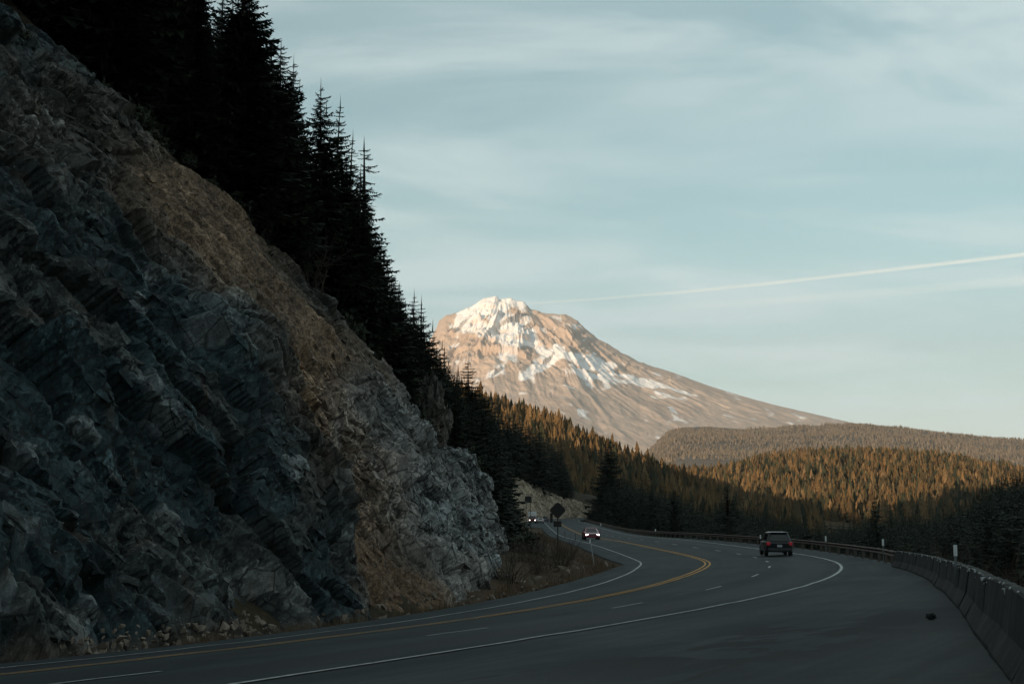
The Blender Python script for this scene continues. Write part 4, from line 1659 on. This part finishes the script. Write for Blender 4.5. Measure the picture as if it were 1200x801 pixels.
M_GRASS = plain("dry_grass_blades", (0.115, 0.075, 0.040), 0.9, 0.4, 1.5)
grass("dry_grass", 26000, 24, 240, lambda s, u: -(ls(s) + .3 + u * np.interp(s, [24, 50, 60, 75, 95, 240], [.8, 1.2, 3, 5, 7, 5])), (.12, .5), "brown dry grass along the left edge of the road", 31)
grass("dry_grass", 16000, -5, 260, lambda s, u: ob(s) + .8 + u * 6, (.2, .8), "dead brown grass outside the barrier and guardrail", 32)

# fallen stones at the foot of the cliff
M_STONE = plain("fallen_stone", (0.19, 0.15, 0.115), 0.9, 0.5, 4)


def stone_mesh(seed):
    rng = np.random.default_rng(seed)
    import bmesh
    bm = bmesh.new()
    for p in rng.uniform(-1, 1, (12, 3)):
        p = np.sign(p) * np.abs(p) ** .6 * np.array([1, .75, .55])
        bm.verts.new(p)
    bmesh.ops.convex_hull(bm, input=bm.verts)
    loose = [v for v in bm.verts if not v.link_faces]
    bmesh.ops.delete(bm, geom=loose, context="VERTS")
    me = bpy.data.meshes.new("stone")
    bm.to_mesh(me)
    bm.free()
    me.materials.append(M_STONE)
    return me


STONES = [stone_mesh(80 + i) for i in range(8)]


def talus(n, s0, s1, u0, u1, sz, label, seed):
    rng = np.random.default_rng(seed)
    s = rng.uniform(s0, s1, n)
    o = -(ls(s) + rng.uniform(u0, u1, n))
    P = road_pt(s, o)
    up = np.clip(-o - np.interp(s, CB_S, CB_V) + 0.9, 0, 5)
    for i in range(n):
        k = float(rng.uniform(*sz)) * (1.7 if rng.random() < .1 else 1)
        add("fallen_stone", STONES[int(rng.integers(8))], None, (P[i, 0], P[i, 1], P[i, 2] - .12 + up[i] * .6 + k * .3), rng.uniform(0, 6.28, 3), k,
            label=label, category="stone", group="fallen stones at the foot of the cliff")


talus(150, 20, 30, .9, 2.2, (.04, .13), "pale fallen stone in the rubble pile by the left road edge", 41)
talus(70, 33, 60, .45, 1.6, (.05, .15), "small fallen stone below the brown scree slope", 42)
talus(60, 60, 100, 1.0, 7.0, (.10, .34), "grey stone lying in the ditch at the end of the cliff", 43)


# ---------------------------------------------------------------- vehicles
M_TYRE = plain("tyre_rubber", (0.018, 0.018, 0.019), 0.85, 0.3, 12)
M_RIM = plain("wheel_alloy", (0.30, 0.31, 0.32), 0.35, 0.15, 8, 0.8)
M_GLASS = plain("car_glass", (0.012, 0.016, 0.018), 0.06, 0.1, 3)
M_PLASTIC = plain("black_trim", (0.022, 0.022, 0.023), 0.55, 0.2, 9)
M_TAIL = plain("tail_lamp", (0.24, 0.015, 0.02), 0.25, 0.1, 9, emit=(1.0, 0.08, 0.10), power=0.06)
M_HEAD = plain("head_lamp", (0.8, 0.8, 0.78), 0.15, 0.05, 9, emit=(1.0, 0.88, 0.80), power=5.0)
M_PLATE = plain("licence_plate_white", (0.42, 0.43, 0.43), 0.5, 0.08, 9)


def paint(name, c):
    m = Mat(name, 0.28, 0.5)
    n = m.noise(5, 5, 0.6)
    m.color(m.mix(m.step(n, 0.4, 0.75), c, tuple(0.75 * q + 0.02 for q in c)))
    m.b.inputs["Coat Weight"].default_value = 0.6
    m.b.inputs["Coat Roughness"].default_value = 0.08
    return m.m


def rr(hx, z0, z1, y, b=0.10):
    """Rounded rectangle across the car at station y."""
    return [(-hx + b, y, z0), (hx - b, y, z0), (hx, y, z0 + b), (hx, y, (z0 + z1) / 2), (hx - b * .35, y, z1 - b * .5), (hx - b * 1.2, y, z1), (-hx + b * 1.2, y, z1),
            (-hx + b * .35, y, z1 - b * .5), (-hx, y, (z0 + z1) / 2), (-hx, y, z0 + b)]


def quad_panel(g, c, off=0.012):
    c = np.asarray(c, float)
    n = np.cross(c[1] - c[0], c[3] - c[0])
    n /= np.linalg.norm(n)
    g.put(np.concatenate([c + n * off, c - n * 0.01]), [(0, 1, 2, 3), (7, 6, 5, 4), (0, 4, 5, 1), (1, 5, 6, 2), (2, 6, 7, 3), (3, 7, 4, 0)])


def inset(c, k):
    c = np.asarray(c, float)
    m = c.mean(0)
    return m + (c - m) * k


_g = Geo()
_a = np.arange(20) * 2 * math.pi / 20
_g.loft([[(x, r * math.cos(a), r * math.sin(a)) for a in _a] for x, r in ((-.10, .22), (-.12, .31), (-.09, .352), (.09, .352), (.12, .31), (.10, .22))], cap=False)
TYRE = _g.mesh("tyre", M_TYRE, shade=True)
_g = Geo()
_g.loft([[(x, r * math.cos(a), r * math.sin(a)) for a in _a] for x, r in ((-.07, .235), (.07, .235), (.085, .22), (.06, .19), (.055, .05))], cap=True)
for k in range(5):
    a = k * 2 * math.pi / 5
    _g.tube([(.075, .04 * math.cos(a), .04 * math.sin(a)), (.08, .215 * math.cos(a), .215 * math.sin(a))], [.032, .026], 4)
RIM = _g.mesh("rim", M_RIM)


def make_car(name, label, pos, yaw, body_mat, kind="suv", heads=False, tails=False, group=None, category="car", scale=1.0):
    o = thing(name, label, category, pos, yaw, group, scale=scale)
    tall = kind == "suv"
    H = 1.68 if tall else 1.46
    belt = 1.04 if tall else 0.95
    g = Geo()
    st = [(-2.28, .78, .46, belt - .16), (-2.22, .88, .36, belt - .05), (-2.0, .92, .30, belt), (-1.0, .94, .26, belt), (0.2, .945, .25, belt - .01), (1.05, .94, .26, belt - .03),
          (1.65, .91, .28, belt - .11), (2.12, .85, .32, belt - .22), (2.28, .72, .40, belt - .34)]
    g.loft([rr(hx, z0, z1, y) for y, hx, z0, z1 in st])
    body = g.mesh("body", body_mat, shade=False)
    add("body", body, o)
    rear = -2.16 if tall else -1.75
    rroof = -1.82 if tall else -1.05

    def ring(y0, y1, hx, z, b=.12):
        return [(-hx + b, y0, z), (hx - b, y0, z), (hx, y0 + b, z), (hx, y1 - b * 2, z), (hx - b, y1, z), (-hx + b, y1, z), (-hx, y1 - b * 2, z), (-hx, y0 + b, z)]
    g = Geo()
    g.loft([ring(rear, 1.12, .88, belt - .06), ring(rroof, .32, .69, H - .07)])
    add("cabin", g.mesh("cabin", body_mat), o)
    g = Geo()
    g.loft([ring(rroof - .015, .335, .702, H - .072), ring(rroof + .03, .26, .65, H - .02), ring(rroof + .2, .1, .5, H)])
    add("roof", g.mesh("roof", body_mat, shade=True), o)
    lo, hi = belt - .06, H - .07

    def lerp(t, a, b):
        return a + (b - a) * t
    # windows lie on the sloping cabin faces
    def side(sx, ya, yb, t0, t1):
        pts = []
        for y, t in ((ya, t0), (yb, t0), (yb, t1), (ya, t1)):
            yy = lerp(t, lerp((y + 1) / 2, rear + .12, .88), lerp((y + 1) / 2, rroof + .12, .08))
            pts.append((sx * lerp(t, .88, .69), yy, lerp(t, lo, hi)))
        return pts if sx > 0 else pts[::-1]
    for sx in (-1, 1):
        for ya, yb in ((-.92, -.42), (-.36, .22), (.28, .90)):
            g = Geo()
            quad_panel(g, side(sx, ya, yb, .2, .88))
            add("side_window", g.mesh("side_window", M_GLASS), o)
        for y0, y1 in ((-.95, .02), (.06, 1.0)):
            g = Geo()
            g.box((sx * .935, (y0 + y1) / 2, (belt + .36) / 2), (.03, y1 - y0, belt - .50), .008)
            d = add("door", g.mesh("door", body_mat), o)
            g = Geo()
            g.box((sx * .957, y0 + .16, belt - .16), (.025, .16, .03), .006)
            add("handle", g.mesh("handle", M_PLASTIC), d)
        g = Geo()
        g.box((sx * 1.02, .86, belt + .06), (.20, .12, .15), .035)
        g.box((sx * .93, .87, belt + .0), (.08, .06, .05), .01)
        add("wing_mirror", g.mesh("wing_mirror", body_mat), o)
    g = Geo()
    quad_panel(g, inset([(-.74, rear, lo), (.74, rear, lo), (.58, rroof, hi), (-.58, rroof, hi)], .86) + np.array([0, 0, .03]))
    add("rear_window", g.mesh("rear_window", M_GLASS), o)
    g = Geo()
    quad_panel(g, inset([(.76, 1.12, lo), (-.76, 1.12, lo), (-.58, .32, hi), (.58, .32, hi)], .92))
    add("windscreen", g.mesh("windscreen", M_GLASS), o)
    if tall:
        g = Geo()
        g.box((0, rroof - .05, H - .05), (1.16, .26, .05), .018)
        add("spoiler", g.mesh("spoiler", body_mat), o)
    # lamps
    for sx in (-1, 1):
        g = Geo()
        zt = belt - .16
        g.box((sx * .76, -2.235, zt), (.26, .12, .22), .03)
        add("tail_light", g.mesh("tail_light", M_TAIL if tails else M_TAIL_OFF), o)
        g = Geo()
        g.box((sx * .66, 2.17, belt - .33), (.34, .18, .15), .03)
        add("headlight", g.mesh("headlight", M_HEAD if heads else M_HEAD_OFF), o)
    g = Geo()
    g.box((0, -2.27, .44), (1.66, .16, .24), .05)
    add("rear_bumper", g.mesh("rear_bumper", M_PLASTIC), o)
    g = Geo()
    g.box((0, 2.26, .44), (1.60, .16, .22), .05)
    add("front_bumper", g.mesh("front_bumper", body_mat), o)
    g = Geo()
    for k in range(4):
        g.box((0, 2.30, belt - .43 + .05 * k), (.86, .03, .022))
    g.box((0, 2.27, belt - .36), (.92, .05, .24), .01)
    add("grille", g.mesh("grille", M_PLASTIC), o)
    g = Geo()
    g.box((0, -2.31, .72), (.34, .03, .16), .006)
    add("licence_plate", g.mesh("licence_plate", M_PLATE), o)
    for sx in (-1, 1):
        for y in (-1.38, 1.42):
            w = add("wheel", None, o, (sx * .84, y, .352), (0, 0, 0 if sx > 0 else math.pi))
            add("tyre", TYRE, w)
            add("rim", RIM, w)
    return o


M_TAIL_OFF = plain("tail_lamp_unlit", (0.22, 0.02, 0.02), 0.25, 0.1, 9)
M_HEAD_OFF = plain("head_lamp_unlit", (0.45, 0.46, 0.46), 0.2, 0.1, 9)
P_BLACK = paint("black_paint", (0.012, 0.013, 0.015))
P_RED = paint("red_paint", (0.26, 0.02, 0.04))
P_BLACK.node_tree.nodes["Principled BSDF"].inputs["Coat Weight"].default_value = 0.15
P_BLACK.node_tree.nodes["Principled BSDF"].inputs["Specular IOR Level"].default_value = 0.3
P_PALE = paint("silver_paint", (0.48, 0.44, 0.43))
P_DARK = paint("dark_grey_paint", (0.05, 0.055, 0.06))


def on_road(s, o):
    p = road_pt(s, o)
    p[2] += 0.012
    return p, -float(np.interp(s, S_ALL, hd))


p, yw = on_road(98.5, 5.55)
make_car("parked_car" if False else "black_suv", "black estate SUV driving away in the right lane with red tail lights", p, yw, P_BLACK, "suv", tails=True, scale=1.06)
p, yw = on_road(178, -1.75)
make_car("red_car", "red car coming round the bend with both headlights lit", p, yw + math.pi, P_RED, "saloon", heads=True, scale=1.06)
p, yw = on_road(386, -5.2)
make_car("silver_car", "small pale silver car with red tail lights, far down the road", p, yw, P_PALE, "saloon", tails=True)
p, yw = on_road(418, -3.5)
make_car("dark_suv", "tiny dark SUV far down the road, just left of the diamond sign", p, yw, P_DARK, "suv")
p, yw = on_road(428, -6.0)
make_car("oncoming_car", "far oncoming car with headlights lit beside the white truck", p, yw + math.pi, P_DARK, "saloon", heads=True)
p, yw = on_road(552, -2.0)
make_car("oncoming_car", "farthest car with headlights lit, coming round the last bend under the rock cut", p, yw + math.pi - .25, P_DARK, "suv", heads=True)


def make_truck(pos, yaw):
    o = thing("box_truck", "small white box truck with headlights lit at the far left of the road", "truck", pos, yaw)
    W = plain("truck_white", (0.62, 0.63, 0.63), 0.5, 0.1, 4)
    R = plain("truck_cab_red", (0.15, 0.035, 0.02), 0.4, 0.15, 4)
    g = Geo()
    g.box((0, -1.6, 2.05), (2.2, 4.4, 2.3), .05)
    add("cargo_box", g.mesh("cargo_box", W), o)
    g = Geo()
    g.box((0, 1.55, 1.25), (2.0, 1.7, 1.5), .12, (.92, .8))
    g.box((0, 2.3, .85), (1.9, .9, .8), .1)
    add("cab", g.mesh("cab", R), o)
    g = Geo()
    g.box((0, -.4, .55), (.9, 6.0, .22), .02)
    add("chassis", g.mesh("chassis", M_PLASTIC), o)
    g = Geo()
    quad_panel(g, [(.8, 2.34, 1.28), (-.8, 2.34, 1.28), (-.74, 2.28, 1.86), (.74, 2.28, 1.86)], .02)
    add("windscreen", g.mesh("windscreen", M_GLASS), o)
    for sx in (-1, 1):
        g = Geo()
        g.box((sx * .72, 2.76, .86), (.30, .06, .22), .03)
        add("headlight", g.mesh("headlight", M_HEAD), o)
        g = Geo()
        g.box((sx * 1.12, 1.9, 1.6), (.12, .1, .34), .02)
        add("wing_mirror", g.mesh("wing_mirror", M_PLASTIC), o)
        for y in (-2.6, 1.75):
            w = add("wheel", None, o, (sx * .88, y, .44), (0, 0, 0 if sx > 0 else math.pi), 1.25)
            add("tyre", TYRE, w)
            add("rim", RIM, w)
    g = Geo()
    g.box((0, 2.78, .52), (1.9, .14, .22), .03)
    add("bumper", g.mesh("bumper", M_PLASTIC), o)


p, yw = on_road(388, -7.4)
make_truck(p, yw + math.pi)


# ---------------------------------------------------------------- guardrail, barrier, posts and signs
def rust_mat():
    m = Mat("weathered_steel", 0.75, 0.3)
    n = m.noise(3.0, 6, 0.65)
    n2 = m.noise(22, 4, 0.6)
    c = m.mix(m.step(n, 0.35, 0.7), (0.070, 0.040, 0.027), (0.11, 0.075, 0.055))
    m.color(m.mix(m.step(n2, 0.55, 0.75), c, (0.16, 0.13, 0.11)))
    m.bump(n2, 0.3, 0.01)
    return m.m


def concrete_mat():
    m = Mat("barrier_concrete", 0.9, 0.2)
    n = m.noise(1.6, 6, 0.6)
    run = m.noise(1.0, 5, 0.6, vec=m.mapped(m.obj, (7, 7, .5)))
    g = m.noise(40, 4, 0.6)
    c = m.mix(m.step(n, .3, .7), (0.024, 0.025, 0.023), (0.070, 0.070, 0.066))
    c = m.mix(m.math("MULTIPLY", m.step(run, .45, .7), .7), c, (0.028, 0.027, 0.024))
    c = m.mix(m.step(g, .6, .78), c, (0.13, 0.13, 0.125))
    m.color(c)
    m.bump(m.math("ADD", g, n), 0.5, 0.015)
    return m.m


M_RUST, M_CONC = rust_mat(), concrete_mat()
M_CHIP = plain("broken_concrete", (0.42, 0.43, 0.42), 0.9, 0.3, 25)
M_POST = plain("post_steel", (0.10, 0.085, 0.07), 0.8, 0.35, 8)

# W-beam guardrail: each rail panel and post a part of its own
prof = [(.00, .46), (.05, .475), (.085, .51), (.05, .555), (.0, .60), (.0, .62), (.05, .665), (.085, .71), (.05, .755), (.0, .77)]
SEG = 3.81


def rail_mesh(n):
    g = Geo()
    ring = [(-a, z) for a, z in prof] + [(-a + .012, z) for a, z in prof[::-1]]
    g.loft([[(x, y, z) for x, z in ring] for y in np.linspace(-SEG / 2 - .03, SEG / 2 + .03, n)])
    return g.mesh("rail_panel", M_RUST)


RAIL = rail_mesh(2)
g = Geo()
g.box((.11, 0, .22), (.15, .15, 1.10), .01)
g.box((.03, 0, .62), (.06, .13, .30), .008)
POST = g.mesh("post", M_POST)
gr = thing("guardrail", "long rusty brown guardrail round the outside of the bend", "guardrail", (0, 0, 0))
k = 0
s = 66.5
while s < 436:
    a, b = road_pt(s - SEG / 2, ob(s - SEG / 2) + .18), road_pt(s + SEG / 2, ob(s + SEG / 2) + .18)
    c = (a + b) / 2
    d = b - a
    yaw = -math.atan2(d[0], d[1])
    pitch = math.atan2(d[2], math.hypot(d[0], d[1]))
    jig = .02 * math.sin(s * 1.7)
    add("rail_panel", RAIL, gr, (c[0], c[1], c[2] + jig), (pitch, 0, yaw))
    add("post", POST, gr, (a[0], a[1], a[2] + jig), (0, 0, yaw))
    s += SEG

# concrete barrier segments
cs = [(-.30, 0), (-.30, .07), (-.16, .32), (-.085, .80), (-.06, .82), (.06, .82), (.085, .80), (.16, .32), (.30, .07), (.30, 0)]
BAR, CHIP = [], []
for q in range(4):
    rng = np.random.default_rng(900 + q)
    rings = []
    for i, y in enumerate(np.linspace(-1.86, 1.86, 16)):
        e = 1 - (.03 if i in (0, 15) else 0)
        rings.append([(x * e + rng.normal(0, .004), y, z + rng.normal(0, .006) * (z > .3) - (.03 * rng.random() if (i in (0, 15) and z > .6) else 0)) for x, z in cs])
    g = Geo()
    g.loft(rings)
    BAR.append(g.mesh("barrier_body", M_CONC))
    g = Geo()
    for side, nn in ((-1, int(rng.integers(2, 5))), (1, int(rng.integers(0, 3)))):
        for _ in range(nn):
            hv, hf = HULLS[int(rng.integers(10))]
            y = side * (1.84 - abs(rng.normal(0, .16)))
            v = hv * np.array([.035, .06, .03]) * rng.uniform(.6, 1.5) + np.array([-.075 + rng.normal(0, .02), y, .80 - abs(rng.normal(0, .05))])
            g.put(v, [tuple(f) for f in hf])
    for _ in range(4):
        hv, hf = HULLS[int(rng.integers(10))]
        g.put(hv * np.array([.02, .05, .015]) + np.array([-.07, rng.uniform(-1.6, 1.6), .81]), [tuple(f) for f in hf])
    CHIP.append(g.mesh("chipped_edge", M_CHIP))
ORD = "first second third fourth fifth sixth seventh eighth ninth tenth eleventh twelfth thirteenth fourteenth fifteenth sixteenth seventeenth eighteenth nineteenth twentieth twenty-first twenty-second".split()
s = 62.6
n = 0
while s > -2:
    sa, sb_ = s - 1.9, s + 1.9
    a, b = road_pt(sa, ob(sa) + .25), road_pt(sb_, ob(sb_) + .25)
    d = b - a
    ln = math.hypot(d[0], d[1])
    c = (a + b) / 2
    lab = ORD[n] + " grey concrete barrier section counted from the end of the rusty guardrail" if n else "first concrete barrier section, butting the end of the rusty guardrail"
    o = thing("concrete_barrier", lab, "barrier", (c[0], c[1], c[2] - .03), 0, "concrete barrier sections along the right shoulder")
    o.rotation_euler = (math.atan2(d[2], ln), 0.02 * math.sin(n * 2.3), -math.atan2(d[0], d[1]) + .006 * math.sin(n * 5.1))
    add("barrier_body", BAR[n % 4], o)
    add("chipped_edge", CHIP[(n * 3) % 4], o, kind="stuff")
    s -= 3.8 * 3.8 / ln if ln > 0.5 else 3.8
    n += 1

M_REFL = plain("reflector_white", (0.72, 0.74, 0.74), 0.5, 0.08, 8)
M_STAKE = plain("stake_grey", (0.16, 0.17, 0.17), 0.7, 0.25, 8)


def delineator(label, base, h, panel, w=.10, lean=(0, 0), stake=None, toward=True):
    o = thing("marker_post", label, "marker post", base, 0, "white topped marker posts")
    g = Geo()
    top = np.array([lean[0], lean[1], h])
    g.loft([[(q[0] - .028, q[1] - .012, q[2]), (q[0] + .028, q[1] - .012, q[2]), (q[0] + .028, q[1] + .012, q[2]), (q[0] - .028, q[1] + .012, q[2])] for q in (np.zeros(3) - [0, 0, .1], top * .5, top)])
    add("stake", g.mesh("stake", stake or M_STAKE), o)
    g = Geo()
    g.box((top[0], top[1] - .02, h - panel / 2 + .02), (w, .014, panel), .004)
    add("reflector", g.mesh("reflector", M_REFL), o)


def post_at(label, px, py_top, d, panel, w, base_z=None, **kw):
    t = place(px, py_top, d)
    s_, o_ = nearest(np.array([t[0]]), np.array([t[1]]))
    if base_z is None:
        base_z = float(road_pt(s_, o_)[0, 2]) - .1
    delineator(label, (t[0], t[1], base_z), t[2] - base_z, panel, w, **kw)


post_at("nearest white marker post, rising behind the concrete barrier", 1119, 639, 32.5, .25, .085)
post_at("white marker post at the joint of concrete barrier and guardrail", 1034.5, 631.5, 78, .36, .11)
post_at("small white marker post above the guardrail right of the black SUV", 967.5, 628, 113, .42, .12)
post_at("white marker post beside the black SUV's left side", 891, 626.5, 137, .42, .12)
post_at("tiny white marker post behind the guardrail, left of the black SUV", 768, 619.5, 226, .50, .16)
post_at("tiny white marker post behind the guardrail near the red car", 704, 613, 300, .50, .2)
b = road_pt(98.0, -8.1)
delineator("leaning white marker post on the inside of the bend", (b[0], b[1], b[2] - .15), 1.95, .30, .10, lean=(-.33, 0), stake=M_PLATE)
for px, d, h, lab in ((674.5, 186, 1.1, "thin dark stake beside the road behind the leaning marker post"), (662, 200, 1.2, "thin dark stake just right of the diamond sign")):
    q = place(px, 640, d)
    s_, o_ = nearest(np.array([q[0]]), np.array([q[1]]))
    zz = float(road_pt(s_, o_)[0, 2]) - .2
    o = thing("roadside_stake", lab, "stake", (q[0], q[1], zz))
    g = Geo()
    g.tube([(0, 0, -.1), (0.01, 0, h * .5), (0, 0, h)], .045, 6)
    add("stake", g.mesh("stake", M_POST), o)

M_SIGNBACK = plain("sign_back", (0.022, 0.020, 0.018), 0.85, 0.3, 5)
M_SIGNFACE = plain("sign_face_yellow", (0.60, 0.38, 0.03), 0.5, 0.05, 5)
M_WOOD = plain("sign_post_wood", (0.040, 0.032, 0.024), 0.9, 0.4, 6)


def plate_geo(pts, y, th):
    g = Geo()
    g.loft([[(x, y, z) for x, z in pts], [(x, y + th, z) for x, z in pts]])
    return g


def diamond(r, cx, cz, c=.12):
    out = []
    for a in range(4):
        t = math.radians(90 * a)
        for dd in (-c, c):
            out.append((cx + r * math.sin(t) + dd * math.cos(t) * 1.0 - (abs(dd) * math.sin(t)), cz + r * math.cos(t) - dd * math.sin(t) - abs(dd) * math.cos(t)))
    return out


c = place(653.5, 597.5, 150)
s_, o_ = nearest(np.array([c[0]]), np.array([c[1]]))
gz = float(tz(c[0], c[1])[0])
sg = thing("warning_sign", "dark back of a diamond road sign with smaller plates below it on one post", "road sign", (c[0], c[1], gz), .12)
zc_ = c[2] - gz
pl = add("sign_panel", plate_geo(diamond(.92, 0, zc_), -.06, .02).mesh("sign_panel", M_SIGNBACK), sg)
add("sign_face", plate_geo(diamond(.90, 0, zc_), -.038, .006).mesh("sign_face", M_SIGNFACE), pl)
add("lower_plate", plate_geo([(-.45, zc_ - 1.72), (.38, zc_ - 1.72), (.38, zc_ - 1.12), (-.45, zc_ - 1.12)], -.06, .02).mesh("lower_plate", M_SIGNBACK), sg)
add("side_plate", plate_geo([(-.80, zc_ - 1.28), (-.52, zc_ - 1.28), (-.52, zc_ - .30), (-.80, zc_ - .30)], .05, .02).mesh("side_plate", M_SIGNBACK), sg)
g = Geo()
g.box((-.66, .02, zc_ - .75), (.34, .05, .05))
g.box((-.33, .02, zc_ - .75), (.66, .05, .05))
add("bracket", g.mesh("bracket", M_POST), sg)
g = Geo()
g.box((0, 0, zc_ / 2 + .2), (.11, .10, zc_ + 1.0), .01)
add("post", g.mesh("post", M_WOOD), sg)

c = place(619, 585, 300)
gz = float(tz(c[0], c[1])[0])
sg = thing("square_sign", "small dark square sign on posts above the white truck", "road sign", (c[0], c[1], gz), .05)
zc_ = c[2] - gz
add("sign_panel", plate_geo([(-.7, zc_ - .7), (.7, zc_ - .7), (.7, zc_ + .7), (-.7, zc_ + .7)], -.07, .03).mesh("sign_panel", M_SIGNBACK), sg)
for sx in (-.45, .45):
    g = Geo()
    g.box((sx, .02, zc_ / 2), (.12, .12, zc_ + 1.2), .01)
    add("post", g.mesh("post", M_WOOD), sg)

# a torn piece of tyre lying on the shoulder
q = road_pt(18.2, 15.1)
g = Geo()
rng = np.random.default_rng(5)
for i in range(5):
    a0 = rng.uniform(0, 3)
    g.tube([(rng.normal(0, .03) + .065 * math.cos(a0 + t), rng.normal(0, .01) + .05 * math.sin(a0 + t), .03 + .012 * i + .012 * math.sin(3 * t)) for t in np.linspace(0, 3.2, 7)], [.012, .024, .028, .03, .028, .024, .01], 5)
add("tyre_scrap", g.mesh("tyre_scrap", M_TYRE), None, q + np.array([0, 0, .01]), (0, 0, .4), label="black lump of torn tyre on the right shoulder", category="debris")


# ---------------------------------------------------------------- contrail
def contrail(name, pts, d, r, dens, label, col):
    P = np.array([place(x, y, d) for x, y in pts])
    g = Geo()
    g.tube(P, r, 14)
    m = bpy.data.materials.new(name)
    m.use_nodes = True
    t = m.node_tree
    t.nodes.clear()
    v = t.nodes.new("ShaderNodeVolumePrincipled")
    v.inputs["Color"].default_value = col
    v.inputs["Density"].default_value = dens
    v.inputs["Anisotropy"].default_value = -0.5
    out = t.nodes.new("ShaderNodeOutputMaterial")
    t.links.new(v.outputs[0], out.inputs["Volume"])
    add(name, g.mesh(name, m, shade=True), label=label, category="contrail")


contrail("contrail", [(540, 361), (620, 355.5), (700, 350), (800, 342), (900, 332), (1000, 321), (1100, 309.5), (1200, 298), (1400, 272)], 42000.0, [30, 38, 44, 50, 54, 58, 62, 65, 72], 0.0022,
         "long thin white contrail slanting up from the mountain top to the right", (0.96, 0.97, 0.98, 1))
contrail("contrail", [(700, 364), (850, 356), (1000, 345), (1200, 329), (1400, 312)], 47000.0, [60, 120, 160, 180, 180], 0.00022, "faint short contrail below and right of the bright one", (0.96, 0.97, 0.98, 1))


# ---------------------------------------------------------------- evening haze in the valley air
HAZE = 2.6e-5
g = Geo()
g.box((0, 8000, 1150), (17000, 17000, 2350))
hm = bpy.data.materials.new("haze_air")
hm.use_nodes = True
ht = hm.node_tree
ht.nodes.clear()
hv_ = ht.nodes.new("ShaderNodeVolumePrincipled")
hv_.inputs["Color"].default_value = (0.86, 0.93, 0.97, 1)
hv_.inputs["Density"].default_value = HAZE
hv_.inputs["Anisotropy"].default_value = 0.3
ho = ht.nodes.new("ShaderNodeOutputMaterial")
ht.links.new(hv_.outputs[0], ho.inputs["Volume"])
add("haze", g.mesh("haze", hm), kind="stuff", label="thin evening haze between the road and the mountain", category="haze")
